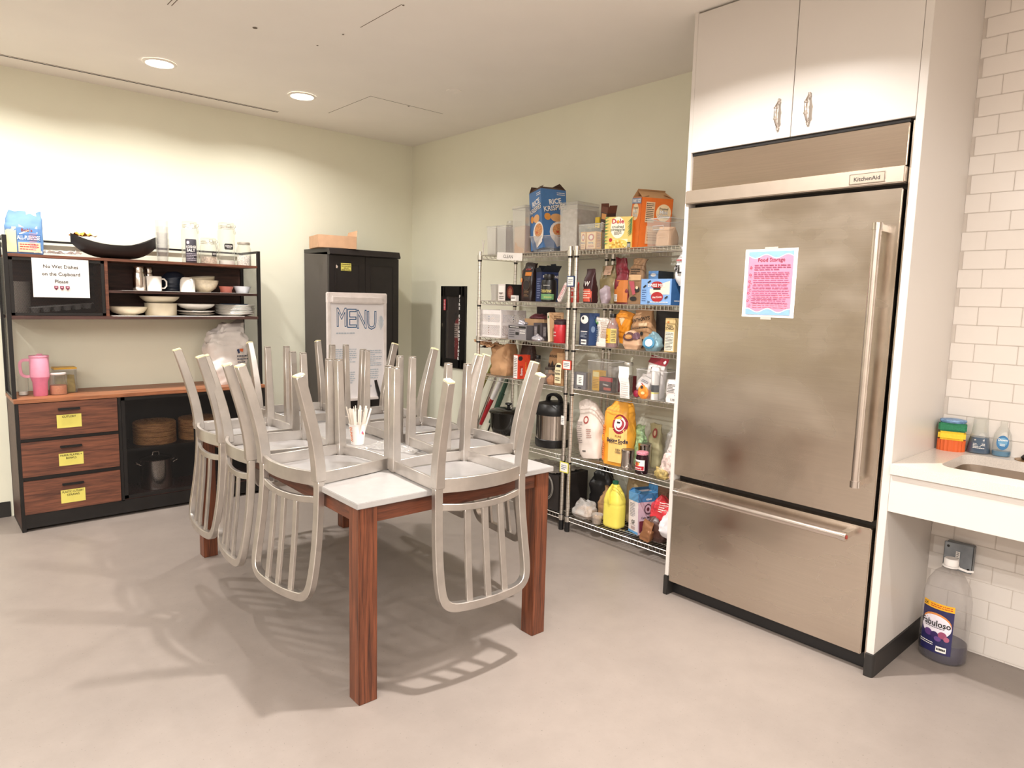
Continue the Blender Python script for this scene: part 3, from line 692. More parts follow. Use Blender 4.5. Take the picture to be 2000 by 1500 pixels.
R(G().box(-2.536, -2.518, -PD+.004, -.02, 1.305, 1.653), 'divider', RUSTIC)
R(G().box(HX0+.022, HX1-.022, -.026, -.018, 1.305, 1.653), 'rear_panel', SHELFW)
fr_ = G(); x0, x1, y = HX0+.024, -2.538, -PD+.006
for a, b, c, d_ in ((x0, x0+.018, 1.308, 1.650), (x1-.018, x1, 1.308, 1.650), (x0, x1, 1.308, 1.324), (x0, x1, 1.634, 1.650)): fr_.box(a, b, y, y+.010, c, d_)
d = R(fr_, 'mesh_door', BMET)
m_ = R(G().add([(x0+.016, y+.005, 1.32), (x1-.016, y+.005, 1.32), (x1-.016, y+.005, 1.64), (x0+.016, y+.005, 1.64)], [(0, 1, 2, 3)]), 'mesh_panel', MESHP); m_.parent = d
# sign on the hutch
sg = thing('dish_sign', 'white printed paper sign about wet dishes taped to the hutch mesh door', 'sign', (-2.915, -PD-.001, 1.418), 0)
G().box(0, .292, -.0008, 0, 0, .232).build('paper', WPAPER, sg)
GR = P('#403C38', .6)
def shield(cx, cy, w, h): return [(cx-w, cy+h), (cx+w, cy+h), (cx+w, cy-.1*h), (cx, cy-h), (cx-w, cy-.1*h)]
it = [('t', GR, 'No Wet Dishes', .5, .80, .085, .015, 0, .74), ('t', GR, 'on the Cupboard', .5, .61, .085, .015, 0, .84), ('t', GR, 'Please', .5, .42, .085, .015, 0, .34)]
for cx in (.40, .5, .60): it += [('p', P('#8C3A52', .6), shield(cx, .245, .036, .055)), ('p', P('#D9A8B4', .6), shield(cx, .262, .020, .018)), ('p', P('#3A2A3A', .6), shield(cx, .225, .012, .014))]
deco(sg, lambda s, h, o: (s, -.0008-o, h), .292, .232, it)
# yellow notes
def note(px, pz, w, h, lines, lab, loc_y, name='sticky_note', rx=0):
    t = thing(name, lab, 'note', (px, loc_y, pz), 0)
    G().box(0, w, -.0006, 0, 0, h).build('paper', YNOTE, t)
    n = len(lines)
    deco(t, lambda s, hh, o: (s, -.0006-o, hh), w, h, [('t', P('#3A3420', .6), l, .5, .84-.24*i, .15, .015, 0, .88) for i, l in enumerate(lines)])
note(-2.842, .622, .130, .082, ['CUTLERY'], 'yellow note reading cutlery on the top drawer', -HD-.0005)
note(-2.842, .385, .130, .077, ['PAPER PLATES +', 'BOWLS'], 'yellow note about paper plates on the middle drawer', -HD-.0005)
note(-2.842, .148, .130, .083, ['PLASTIC CUTLERY', 'STRAWS'], 'yellow note about plastic cutlery on the bottom drawer', -HD-.0005)

# ------------------------------------------------------------------ bags, cartons, bins
def sup(a, e): c = math.cos(a); s = math.sin(a); return math.copysign(abs(c)**e, c), math.copysign(abs(s)**e, s)
def bag(parent, name, m, w, d, h, prof=None, seed=0, crump=.004, e=.45, n=16, seg=36, tilt=0, topcap=True, nf=16):
    """soft pouch: rows of superellipse sections. prof = [(t, width factor, depth factor, x shift)]"""
    prof = prof or [(0, .92, .9, 0), (.08, 1, 1, 0), (.5, 1, .95, 0), (.8, .97, .55, 0), (.93, .95, .16, 0), (1, .95, .04, 0)]
    def at(t):
        for (t0, *a), (t1, *b) in zip(prof, prof[1:]):
            if t <= t1: k = (t-t0)/(t1-t0+1e-9); return [x+(y-x)*k for x, y in zip(a, b)]
        return list(prof[-1][1:])
    g = G()
    for j in range(n+1):
        t = j/n; fa, fb, sh = at(t)
        for i in range(seg):
            c, s = sup(2*PI*i/seg+PI/seg, e); p = Vector((w/2*fa*c+sh, d/2*fb*s, h*t))
            q = noise.noise(p*nf+Vector((seed*3.1, 0, 0)))*crump+noise.noise(p*nf*3+Vector((0, seed*1.7, 0)))*crump*.5
            fz = 0 if j == 0 else 1
            g.v.append((p.x+q*c*1.2, p.y+q*s*1.2, p.z+(q*1.5*t if j < n else noise.noise(p*nf*1.5)*crump*2.5)*fz))
    for j in range(n):
        for i in range(seg): a = j*seg+i; b = j*seg+(i+1) % seg; g.f.append((a, b, b+seg, a+seg))
    g.f.append(tuple(reversed(range(seg))))
    if topcap: g.f.append(tuple(range(n*seg, (n+1)*seg)))
    o = g.build(name, m, parent, smooth=True)
    def mf(s, hh, off):
        fa, fb, sh = at(min(max(hh/h, 0), 1)); x = s-w/2; k = min(abs(x)/(w/2*fa), .97)
        y = d/2*fb*(1-k**(2/e))**(e/2)
        return (x+sh, -y-off-crump*.55, hh)
    return o, mf
def carton(parent, w, d, h, m, name='carton', flaps=None, inner=None, tilt=None):
    """box; with flaps it is open: flaps = dict side -> (length, angle from vertical)"""
    if not flaps:
        return G().box(-w/2, w/2, -d/2, d/2, 0, h).build(name, m, parent, .0012)
    T = .0015; g = G()
    g.box(-w/2, w/2, -d/2, -d/2+T, 0, h).box(-w/2, w/2, d/2-T, d/2, 0, h).box(-w/2, -w/2+T, -d/2, d/2, 0, h).box(w/2-T, w/2, -d/2, d/2, 0, h).box(-w/2, w/2, -d/2, d/2, 0, T)
    o = g.build(name, m, parent)
    for s, (ln, an) in flaps.items():
        a = math.radians(an); dx, dz = math.sin(a)*ln, math.cos(a)*ln; k = .88
        q = {'f': [(-w/2, -d/2, h), (w/2, -d/2, h), (w/2*k, -d/2-dx, h+dz), (-w/2*k, -d/2-dx, h+dz)],
             'b': [(-w/2, d/2, h), (w/2, d/2, h), (w/2*k, d/2+dx, h+dz), (-w/2*k, d/2+dx, h+dz)],
             'l': [(-w/2, -d/2, h), (-w/2, d/2, h), (-w/2-dx, d/2*k, h+dz), (-w/2-dx, -d/2*k, h+dz)],
             'r': [(w/2, -d/2, h), (w/2, d/2, h), (w/2+dx, d/2*k, h+dz), (w/2+dx, -d/2*k, h+dz)]}[s]
        c = Vector(((q[0][0]+q[1][0])/2, (q[0][1]+q[1][1])/2, h)).normalized()
        nv = (Vector(q[1])-Vector(q[0])).cross(Vector(q[3])-Vector(q[0])).normalized()*.0012
        v = [Vector(p) for p in q]+[Vector(p)+nv for p in q]
        G().add(v, [(0, 1, 2, 3), (7, 6, 5, 4), (0, 4, 5, 1), (1, 5, 6, 2), (2, 6, 7, 3), (3, 7, 4, 0)]).build('flap', inner or m, parent)
    return o
def bin_(parent, w, d, h, m=None, taper=.94, hole=False, name='bin_wall', T=.0022):
    m = m or PLAST; g = G(); a, b = w/2, d/2; c, e = a*taper, b*taper
    for k in (0, 1):
        o_ = k*T
        g.v += [(x*(1-o_/a), y*(1-o_/b), z) for x, y, z in ((-c, -e, T*k), (c, -e, T*k), (c, e, T*k), (-c, e, T*k), (-a, -b, h), (a, -b, h), (a, b, h), (-a, b, h))]
    F = [(0, 3, 2, 1), (0, 1, 5, 4), (1, 2, 6, 5), (2, 3, 7, 6), (3, 0, 4, 7)]
    g.f = F+[tuple(8+i for i in reversed(q)) for q in F]+[(4, 5, 13, 12), (5, 6, 14, 13), (6, 7, 15, 14), (7, 4, 12, 15)]
    o = g.build(name, m, parent)
    r = G().tube([(-a, -b, h), (a, -b, h), (a, b, h), (-a, b, h)], .0022, 6, True).build('rim', clear('clear_rim', (.95, .95, .95), .55), parent)
    return o
def jar(parent, prof, fill=None, fillm=None, seg=28, m=None, sx=1, sy=1):
    G().lathe(prof, seg, capt=False, sx=sx, sy=sy).build('jar_shell', m or GLASS, parent, smooth=True)
    if fill: G().lathe([(r*.95, z+.003) for r, z in fill], seg, sx=sx, sy=sy).build('contents', fillm, parent, smooth=True)
def lid(parent, r, z, h, m, name='lid', seg=28):
    return G().lathe([(r, z), (r*1.02, z+h*.15), (r*1.02, z+h*.8), (r*.94, z+h)], seg).build(name, m, parent, smooth=True)
def clip(parent, r, z, h):
    g = G()
    for zz in (z, z-.012): g.tube([((r+.002)*math.cos(a), (r+.002)*math.sin(a), zz) for a in [2*PI*k/24 for k in range(24)]], .0015, 5, True)
    g.tube([(r+.003, 0, z-.012), (r+.016, 0, z+.004), (r+.012, 0, z+.014), (r, 0, z+.01)], .0015, 5)
    g.tube([(r+.003, -.012, z-.012), (r+.010, -.014, z-.05), (r+.010, .014, z-.05), (r+.003, .012, z-.012)], .0015, 5)
    g.tube([(-.015, -r-.003, z-.012), (-.012, -r-.006, z+.012), (.012, -r-.006, z+.012), (.015, -r-.003, z-.012)], .0015, 5)
    g.build('wire_clip', STEELB, parent)

# ------------------------------------------------------------------ things on and in the hutch
H1, H2, H3 = 1.67, 1.47, 1.305
t = thing('flour_bag', 'blue and cream bag of flour standing on the left end of the hutch', 'bag', (-2.923, -.20, H1), math.radians(-8))
_, mf = bag(t, 'bag_body', P('#5F86B4', .6), .19, .11, .262, [(0, .9, .92, 0), (.06, 1, 1, 0), (.6, 1, .95, 0), (.82, .96, .6, 0), (.92, .90, .22, .006), (1, .84, .10, .01)], 2, .006)
deco(t, mf, .19, .262, [('r', P('#E6D9A8', .6), .02, .05, .30, .62), ('r', P('#5E88BC', .6), .32, .02, .98, .60), ('p', P('#EADCBC', .6), [(.38, .68), (.62, .56), (.86, .66), (.86, .50), (.38, .46)]), ('t', P('#8A3A2A', .5), "Bob's", .58, .56, .07, .02, 0, .5),
   ('r', P('#3C6AA4', .6), .34, .33, .94, .46), ('t', WPAPER, 'ALL-PURPOSE', .62, .39, .09, .03, 0, .6), ('r', P('#E4C2A0', .6), .34, .06, .92, .28), ('b', P('#B03A34', .6), .38, .10, .88, .26, 3),
   ('p', P('#F0E2DC', .6), [(.52, 1.0), (.78, 1.0), (.96, .05), (.74, .05)]), ('b', P('#C08A9A', .6), .64, .1, .84, .5, 9)], nx=6, base=.002)
t = thing('plastic_pouch', 'small crinkled clear and pink packet lying flat on the hutch top', 'packet', (-2.74, -.22, H1+.001), .2)
crumple_sheet(.19, .12, 18, .03, 9).build('pouch', clear('pouch_film', (.93, .85, .84), .5, .1), t, smooth=True)
t = thing('boat_bowl', 'black boat-shaped bowl with pointed ends on top of the hutch', 'bowl', (-2.436, -.20, H1), .05)
g = G(); nu, nvv = 28, 10
for k in (0, 1):
    for i in range(nu+1):
        u = i/nu*2-1; hw = .105*(1-abs(u)**2.2)**.8+.001; top = .088+.065*abs(u)**2.4+(.012 if u > 0 else 0)*abs(u); bot = .004+.088*abs(u)**3.2
        for j in range(nvv+1):
            a = PI*j/nvv; c, s = math.cos(a), math.sin(a)
            g.v.append((u*.25, -hw*c*(1-.05*k), (top-(top-bot)*(s**.8))+(.004 if k and 0 < j < nvv else 0)))
N_ = (nu+1)*(nvv+1)
for k in (0, 1):
    for i in range(nu):
        for j in range(nvv): a = k*N_+i*(nvv+1)+j; g.f.append((a, a+1, a+nvv+2, a+nvv+1))
for i in range(nu):
    for j in (0, nvv): a = i*(nvv+1)+j; g.f.append((a, a+nvv+1, N_+a+nvv+1, N_+a))
g.build('bowl_body', mat('matte_black_bowl', '#1E1A19', .4), t, smooth=True)
G().lathe([(.05, 0), (.045, .006)], 20).build('foot_ring', MC['matte_black_bowl'], t)
t = thing('chip_packet', 'bright orange wrapper sticking up from the black boat-shaped bowl', 'packet', (-2.612, -.17, H1+.118), .5)
crumple_sheet(.13, .09, 14, .035, 5).build('wrapper', P('#F09A3C', .4), t, smooth=True)
t = thing('tumbler_stack', 'stack of clear plastic tumblers beside the boat-shaped bowl', 'tumbler', (-2.149, -.20, H1))
for k in range(5):
    z = k*.040
    G().lathe([(.030, z), (.032, z+.002), (.043-.001*k, z+.115), (.044-.001*k, z+.117), (.0425-.001*k, z+.1165)], 24, capb=k == 0, capt=False).build('tumbler', clear('tumbler_plastic', (.96, .96, .97), .05), t, smooth=True)
t = thing('clip_top_jar', 'tall narrow glass clip-top jar behind the salt canister', 'jar', (-1.965, -.185, H1))
jar(t, [(.052, 0), (.055, .004), (.055, .225), (.046, .25), (.046, .262)], None); lid(t, .047, .266, .022, GLASS); clip(t, .047, .262, .02)
t = thing('salt_canister', 'dark grey kosher salt canister on top of the hutch', 'canister', (-1.988, -.28, H1))
G().lathe([(.034, 0), (.035, .002), (.035, .158), (.033, .162)], 28).build('canister_body', P('#3A3640', .5), t, smooth=True)
deco(t, curved(.0355, -.2, 0, .09), .09, .16, [('e', P('#C8C2CC', .5), .25, .86, .12, .07), ('t', WPAPER, 'KOSHER', .5, .68, .11, .03, 0, .8), ('t', WPAPER, 'SALT', .45, .54, .12, .03, 0, .6), ('b', P('#B8B0BC', .5), .1, .08, .9, .42, 5)], nx=6)
t = thing('clip_top_jar', 'short glass clip-top jar with small black tag in the middle of the hutch top', 'jar', (-1.849, -.21, H1))
jar(t, [(.056, 0), (.059, .004), (.059, .12), (.050, .148), (.050, .158)], [(.056, 0), (.057, .05)], P('#D9C9B8', .8, vary=.3, scale=90)); lid(t, .051, .162, .02, GLASS); clip(t, .051, .158, .02)
deco(t, curved(.0605, .35, .055, .036), .036, .032, [('r', INK, 0, 0, 1, 1), ('b', WPAPER, .15, .3, .85, .75, 2)], nx=4)
t = thing('clip_top_jar', 'tall wide glass clip-top jar with black scalloped tag', 'jar', (-1.720, -.20, H1))
jar(t, [(.056, 0), (.058, .004), (.058, .235), (.050, .262), (.050, .275)], [(.056, 0), (.057, .03)], P('#E8E4DE', .8)); lid(t, .052, .280, .022, GLASS); clip(t, .052, .275, .02)
deco(t, curved(.0595, -.05, .11, .062), .062, .042, [('r', INK, .06, 0, .94, 1), ('r', INK, 0, .12, 1, .88), ('t', WPAPER, 'ALMOND', .5, .62, .24, .02, 0, .8), ('b', WPAPER, .25, .2, .75, .42, 1)], nx=5)
t = thing('mason_jar', 'small ribbed glass jar of white beads, rightmost on the hutch top', 'jar', (-1.604, -.22, H1))
jar(t, [(.048, 0), (.051, .004), (.051, .125), (.042, .145), (.042, .160)], [(.049, 0), (.050, .072)], P('#E9E2DA', .7, vary=.35, scale=120)); lid(t, .044, .155, .018, P('#C8C2B8', .35, .7))
# middle shelf of the hutch
for x, y, r, lb in ((-2.316, -.265, .040, 'steel vacuum flask, left of the pair on the hutch middle shelf'), (-2.236, -.17, .036, 'steel vacuum flask standing behind the white mug')):
    t = thing('vacuum_flask', lb, 'flask', (x, y, H2))
    G().lathe([(r*.96, 0), (r, .004), (r, .095), (r*.97, .10), (r*.97, .108), (r*.90, .120)], 28).build('flask_body', STEELB, t, smooth=True)
    lid(t, r*.80, .120, .040, STEELB)
def mug(lb, x, y, z, flip=False, rz=0, nm='mug', m=WCER):
    t = thing(nm, lb, 'mug', (x, y, z), rz)
    s = 1
    pr = [(.040, 0), (.045, .004), (.046, .096), (.044, .098), (.042, .094), (.038, .008)] if not flip else [(.048, .0), (.048, .05), (.044, .08), (.034, .098), (.02, .101)]
    G().lathe(pr, 28).build('mug_body', m, t, smooth=True)
    G().tube([(.043, 0, .082), (.062, 0, .082), (.076, 0, .066), (.076, 0, .036), (.062, 0, .020), (.043, 0, .020)], .0055, 8).build('handle', m, t, smooth=True)
    return t
mug('white mug with its handle to the right on the hutch middle shelf', -2.232, -.29, H2)
mug('white mug turned upside down with its handle to the front, before the dark pots', -2.022, -.29, H2, True, -PI/2+.15)
t = thing('storage_pot', 'dark blue ridged pot on the hutch middle shelf', 'pot', (-2.095, -.19, H2))
G().lathe([(.058, 0), (.062, .01), (.060, .02), (.067, .03), (.064, .045), (.071, .058), (.068, .075), (.074, .09), (.03, .092)], 32).build('pot_body', P('#1E2634', .35), t, smooth=True)
G().lathe([(.074, 0), (.076, .006), (.06, .03), (.03, .045), (.02, .046)], 32).rot(Matrix.Translation((0.01, 0, .09)) @ Matrix.Rotation(-.12, 4, 'Y')).build('lid', P('#232A38', .3), t, smooth=True)
def bowl(lb, x, y, z, r, h, m, nm='bowl', sp=None, foot=.45, group=None):
    t = thing(nm, lb, 'bowl', (x, y, z), 0, group)
    G().lathe([(r*foot, 0), (r*foot*1.05, h*.06), (r*.80, h*.35), (r*.96, h*.75), (r, h), (r*.975, h), (r*.92, h*.72), (r*.75, h*.36), (r*foot, h*.12)], 36).build('bowl_body', m, t, smooth=True)
    return t
FL = mat('flowered_ceramic', '#D8CBB2', .3, vary=.10, scale=60)
bowl('cream patterned bowl, lower of two nested on the hutch middle shelf', -1.888, -.21, H2, .098, .085, FL)
t = bowl('cream bowl nested tilted in the patterned bowl', -1.895, -.20, H2+.028, .090, .082, CER); t.rotation_euler = (.05, -.10, 0)
bowl('small terracotta pink ramekin on the hutch middle shelf', -1.748, -.25, H2, .049, .046, P('#B8685A', .4), foot=.8)
bowl('small pale blue-white dish, rightmost on the hutch middle shelf', -1.632, -.25, H2, .060, .050, P('#DDE2EA', .3), foot=.7)
tag(G().box(-2.44, -1.60, -PD+.002, -.06, 0, .0012).build('shelf_liner', WPAPER, None, loc=(0, 0, H2+.0002)), 'thin white liner sheet under the mugs on the hutch middle shelf', 'liner')
tag(G().box(-2.50, -1.66, -PD+.002, -.06, 0, .0012).build('shelf_liner', WPAPER, None, loc=(0, 0, H3+.0002)), 'thin white liner sheet under the plates on the hutch bottom shelf', 'liner')
Z3 = H3+.0016; Z2 = H2+.0016
for o in list(COL.objects):
    if o.parent is None and abs(o.location.z-H2) < 1e-4 and o.get('category') in ('mug', 'flask', 'bowl', 'pot'): o.location.z = Z2
bowl('wide shallow cream bowl at the left of the hutch bottom shelf', -2.380, -.22, Z3, .118, .058, CER, foot=.4)
t = thing('casserole_dish', 'deep round cream dish under a wide bowl on the hutch bottom shelf', 'dish', (-2.178, -.22, Z3))
G().lathe([(.094, 0), (.098, .004), (.100, .078), (.104, .084), (.098, .084), (.092, .01)], 36).build('dish_body', CER, t, smooth=True)
bowl('wide cream bowl resting on the deep round dish', -2.184, -.22, Z3+.0845, .124, .045, CER, foot=.6)
def plate(lb, x, y, z, r, m=WCER, group=None, dz=.012):
    o = G().lathe([(r*.55, 0), (r*.6, .002), (r*.95, dz), (r, dz+.003), (r*.99, dz+.005), (r*.62, .006), (r*.5, .005)], 36).build('plate', m, None, smooth=True, loc=(x, y, z))
    return tag(o, lb, 'plate', group)
plate('white plate, upper of the two under the shallow bowl', -1.950, -.22, Z3+.011, .125, P('#D6CEC6', .3), dz=.02)
plate('grey-rimmed plate at the bottom of the middle pile on the hutch', -1.945, -.22, Z3, .118, P('#9E9488', .3), dz=.012)
bowl('shallow white bowl on the middle pile of plates', -1.950, -.22, Z3+.042, .125, .040, WCER, foot=.5)
for k in range(8):
    plate('white dinner plate in the right-hand pile on the hutch bottom shelf', -1.672+random.uniform(-.004, .004), -.215, Z3+k*.0085, .138, WCER, 'white dinner plates in the right-hand pile', dz=.016)
plate('dark blue plate on top of the white dinner plates', -1.675, -.20, Z3+8*.0085, .100, P('#3C5470', .3), dz=.014)
# behind the hutch mesh door
t = thing('measuring_cup', 'tall plastic beaker seen through the hutch mesh door', 'cup', (-2.955, -.20, H3))
G().lathe([(.040, 0), (.042, .003), (.048, .20), (.050, .204), (.046, .2), (.040, .01)], 24).build('cup_body', P('#A8A09A', .4), t, smooth=True)
t = thing('egg_carton', 'grey moulded egg carton tray seen through the hutch mesh door', 'carton', (-2.755, -.21, H3+.03), .12)
g = G().box(-.17, .17, -.06, .06, .030, .036)
for i in range(6):
    for j in (-1, 1): g.lathe([(.016, 0), (.026, .03)], 10, (-.142+i*.057, j*.029, 0))
g.rot(Matrix.Rotation(-.10, 4, 'Y')); g.build('tray', P('#8E8A88', .9), t)
# on the desk
t = thing('tumbler_mug', 'large pink insulated tumbler with a handle and lid on the desk top', 'tumbler', (-2.895, -.27, DZ), math.radians(-10))
PKM = P('#E79CB4', .4); PK2 = P('#DE7F9E', .35)
G().lathe([(.036, 0), (.038, .003), (.040, .085), (.049, .112), (.0505, .118)], 32).build('tumbler_base', PK2, t, smooth=True)
G().lathe([(.0505, .118), (.0515, .235), (.050, .238)], 32).build('tumbler_body', PKM, t, smooth=True)
G().lathe([(.052, .238), (.053, .241), (.052, .250), (.02, .253)], 32).build('lid', PKM, t, smooth=True)
G().sweep(bez([(-.048, 0, .222), (-.080, 0, .222), (-.096, 0, .205), (-.096, 0, .165), (-.090, 0, .135), (-.072, 0, .122), (-.048, 0, .122)], 4), .016, .020, ref=(0, 1, 0)).build('handle', PKM, t, .003, True)
G().box(-.012, .020, -.01, .01, .252, .260).build('slider', PKM, t, .003)
t = thing('glass_jar', 'small glass jar with white spoon behind the pink tumbler', 'jar', (-2.975, -.20, DZ))
jar(t, [(.027, 0), (.029, .003), (.030, .10), (.026, .115), (.027, .12)], [(.025, 0), (.024, .02)], WCER)
t = thing('sugar_jar', 'clear jar half full of brown sugar on the desk top', 'jar', (-2.800, -.255, DZ))
jar(t, [(.047, 0), (.050, .004), (.050, .115), (.044, .13)], [(.047, 0), (.048, .035), (.047, .055), (.03, .05)], P('#C08060', .8, vary=.12, scale=90)); lid(t, .046, .126, .012, P('#E8E2DC', .4))
t = thing('food_container', 'square clear container with yellow lid behind the sugar jar', 'container', (-2.752, -.17, DZ))
bin_(t, .125, .10, .150, GLASS, .97); G().box(-.064, .064, -.052, .052, .150, .163).build('lid', P('#D8A83A', .4), t, .003)
bag(t, 'contents', P('#A8924A', .8, vary=.2), .11, .085, .11, seed=3, crump=.004)
t = thing('shopping_bag', 'large crumpled white paper flour sack on the right of the desk top', 'bag', (-1.745, -.20, DZ), .1)
SACK = mat('white_sack_paper', '#E8E0DA', .65, vary=.05, scale=12, bump=.3)
_, mf = bag(t, 'sack_body', SACK, .30, .18, .30, [(0, .92, .95, .03), (.1, 1, 1, .02), (.6, 1, .95, 0), (.9, .98, .8, 0), (1, .9, .5, -.01)], 11, .022, nf=9, n=26, seg=48)
G_ = G(); 
ft, _2 = bag(t, 'folded_top', SACK, .28, .13, .17, [(0, .8, 1, 0), (.3, 1, 1.0, .0), (.7, .92, .8, .03), (1, .60, .4, .08)], 14, .026, nf=10, n=20, seg=44)
ft.location = (-.01, 0, .262)
deco(t, mf, .30, .30, [('p', P('#D8622A', .5), [(.70, .86), (.80, .86), (.78, .78), (.72, .80)]), ('p', P('#2E3A5C', .5), [(.63, .84), (.69, .86), (.70, .76), (.66, .74)]), ('b', P('#4A4A52', .5), .62, .50, .90, .72, 3)], nx=3, base=.008)
# steamers and pot in the base
BAM = wood('woven_bamboo', '#7A4C2C', '#BC8A56', .7, 14, (1, 1, 9))
def steamer(lb, x, y, z, r):
    t = thing('bamboo_steamer', lb, 'steamer', (x, y, z))
    for z0, z1, m_ in ((0, .052, BAM), (.054, .088, BAM)):
        G().lathe([(r, z0), (r+.003, z0+.002), (r+.003, z1-.002), (r, z1), (r*.95, z1), (r*.95, z0+.01)], 40).build('tier', m_, t, smooth=True)
    G().lathe([(r+.004, .090), (r+.004, .14), (r*.97, .148), (r*.9, .150), (.02, .158)], 40).build('lid', BAM, t, smooth=True)
    return t
steamer('woven bamboo steamer, left one behind the sideboard mesh door', -2.245, -.21, .43, .132)
steamer('woven bamboo steamer, right one behind the sideboard mesh door', -1.950, -.20, .43, .132)
t = thing('stock_pot', 'steel stock pot with handles behind the sideboard mesh door', 'pot', (-2.245, -.215, .11))
G().lathe([(.095, 0), (.10, .004), (.10, .20), (.104, .206), (.098, .204), (.094, .01)], 36).build('pot_body', STEELB, t, smooth=True)
G().lathe([(.104, .207), (.10, .212), (.05, .228), (.01, .232)], 36).build('lid', STEELB, t, smooth=True)
G().tube([(-.02, 0, .23), (-.018, 0, .25), (.018, 0, .25), (.02, 0, .23)], .004, 8).build('lid_handle', STEELB, t)
for s in (-1, 1): G().tube([(s*.10, -.03, .17), (s*.13, -.028, .185), (s*.13, .028, .185), (s*.10, .03, .17)], .004, 8).build('handle', STEELB, t)

# ------------------------------------------------------------------ tall dark cabinet, box, menu board
cx0, cx1, cyf, ch = -1.045, -.42, -.45, 1.835
t = thing('storage_cabinet', 'tall black metal storage cabinet in the corner with a yellow note', 'cabinet', ((cx0+cx1)/2, -.23, 0))
R = lambda g, n, m, **k: rel(g, t, n, m, **k)
R(G().box(cx0, cx1, cyf+.02, -.02, .02, ch-.03), 'cabinet_body', CABSIDE, bevel=.002)
g = G().add([(cx0, cyf-.010, ch-.052), (cx0, cyf-.020, ch-.045), (cx0, cyf-.005, ch-.008), (cx0, cyf, ch), (cx0, -.02, ch), (cx0, -.02, ch-.03), (cx0, cyf+.02, ch-.052),
             (cx1+.004, cyf-.010, ch-.052), (cx1+.004, cyf-.020, ch-.045), (cx1+.004, cyf-.005, ch-.008), (cx1+.004, cyf, ch), (cx1+.004, -.02, ch), (cx1+.004, -.02, ch-.03), (cx1+.004, cyf+.02, ch-.052)],
            [(0, 1, 2, 3, 4, 5, 6), tuple(range(13, 6, -1))]+[(i, (i+1) % 7, 7+(i+1) % 7, 7+i) for i in range(7)])
R(g, 'top_cap', DKCAB)
xm = (cx0+cx1)/2
for a, b in ((cx0+.002, xm-.001), (xm+.001, cx1-.002)):
    d = R(G().box(a, b, cyf, cyf+.018, .05, ch-.056), 'door', DKCAB, bevel=.001)
    ins = R(G().sweep([(a+.05, cyf-.002, .12), (b-.05, cyf-.002, .12), (b-.05, cyf-.002, ch-.12), (a+.05, cyf-.002, ch-.12)], .012, .004, ref=(0, 1, 0), closed=True), 'panel_moulding', DKCAB, bevel=.001); ins.parent = d
R(G().box(cx0+.01, cx1-.01, cyf+.02, -.03, 0, .05), 'plinth', DKCAB)
R(G().box(-.735, -.729, cyf-.02, cyf, .9, 1.0), 'handle', STEELB)
note(-.945, 1.665, .088, .058, ['TRASH BAGS', 'RECYCLING BAGS', 'ZIPLOC', 'PAPER TOWEL'], 'yellow note about trash bags stuck on the black cabinet door', cyf-.0022)
tag(G().prism([(0, 0), (.012, -.010), (.020, .004), (.010, .018), (-.002, .012)], 0, .0006).rot(Matrix.Rotation(PI/2, 4, 'X')).build('sticker', P('#D8C8BA', .6), None, loc=(-.990, cyf-.001, 1.690)), 'small torn pale sticker beside the yellow note on the black cabinet', 'sticker')
t = thing('shoe_box', 'open tan cardboard tray on top of the black cabinet', 'box', (-.935, -.30, ch+.001), math.radians(-12))
carton(t, .30, .28, .095, CARD, flaps={'r': (.05, 12)})
# flip chart style menu board
mb = thing('menu_board', 'white dry-erase menu board on a stand in front of the black cabinet', 'whiteboard', (-.995, -.80, 0), math.radians(-4))
R = lambda g, n, m, **k: g.build(n, m, mb, **k)
W_, Z0, Z1 = .445, .72, 1.492
WPL = mat('white_frame_plastic', '#E4DCD8', .4)
R(G().box(-W_/2, W_/2, 0, .018, Z0, Z1-.01), 'board_panel', mat('dry_erase_surface', '#EDE9EA', .2, vary=.01))
for q in (-1, 1): R(G().box(q*W_/2-.012, q*W_/2+.012, -.008, .022, Z0-.01, Z1), 'side_frame', WPL, bevel=.003)
R(G().box(-W_/2-.014, W_/2+.014, -.012, .024, Z1-.075, Z1+.004), 'top_frame', WPL, bevel=.006)
R(G().box(-W_/2+.01, W_/2-.03, -.036, -.010, Z1-.074, Z1-.022), 'clamp_bar', WPL, bevel=.008)
R(G().box(-W_/2-.014, W_/2+.014, -.03, .024, Z0-.02, Z0), 'pen_tray', WPL, bevel=.004)
for s in (-1, 1): R(G().sweep([(s*W_*.3, .03, Z0+.2), (s*W_*.62, -.24, .004)], .022, .014, ref=(0, 1, 0)), 'stand_leg', BMET)
R(G().sweep([(.05, .03, 1.22), (.30, .26, .01)], .022, .014, ref=(0, 1, 0)), 'stand_leg', BMET)
BI = P('#4E86B8', .5); FN = P('#B4BEC8', .6)
it = [('o', BI, c, x, .84-.01*q, .19, 0, 0, .17) for q, (c, x) in enumerate((('M', .22), ('E', .40), ('N', .575), ('U', .755)))]
for k in range(9):
    a = PI*(.15+.7*k/8); it.append(('p', P('#8FB4C8', .5), [(.92, .70), (.92+.055*math.cos(a)*1.2, .72+.14*math.sin(a)), (.925+.055*math.cos(a)*1.2, .72+.135*math.sin(a))]))
it += [('b', FN, .12, .66, .45, .69, 1)]
for a, b, yy, n in ((.10, .48, .52, 7), (.56, .94, .50, 8), (.56, .88, .30, 5), (.1, .45, .28, 6)): it.append(('b', FN, a, yy-.022*n, b, yy, n))
it.append(('t', P('#5C7894', .5), 'Rice', .68, .12, .035, -.01))
deco(mb, lambda s, h, o: (s-W_/2, -o, Z0+h), W_, Z1-Z0-.06, it)

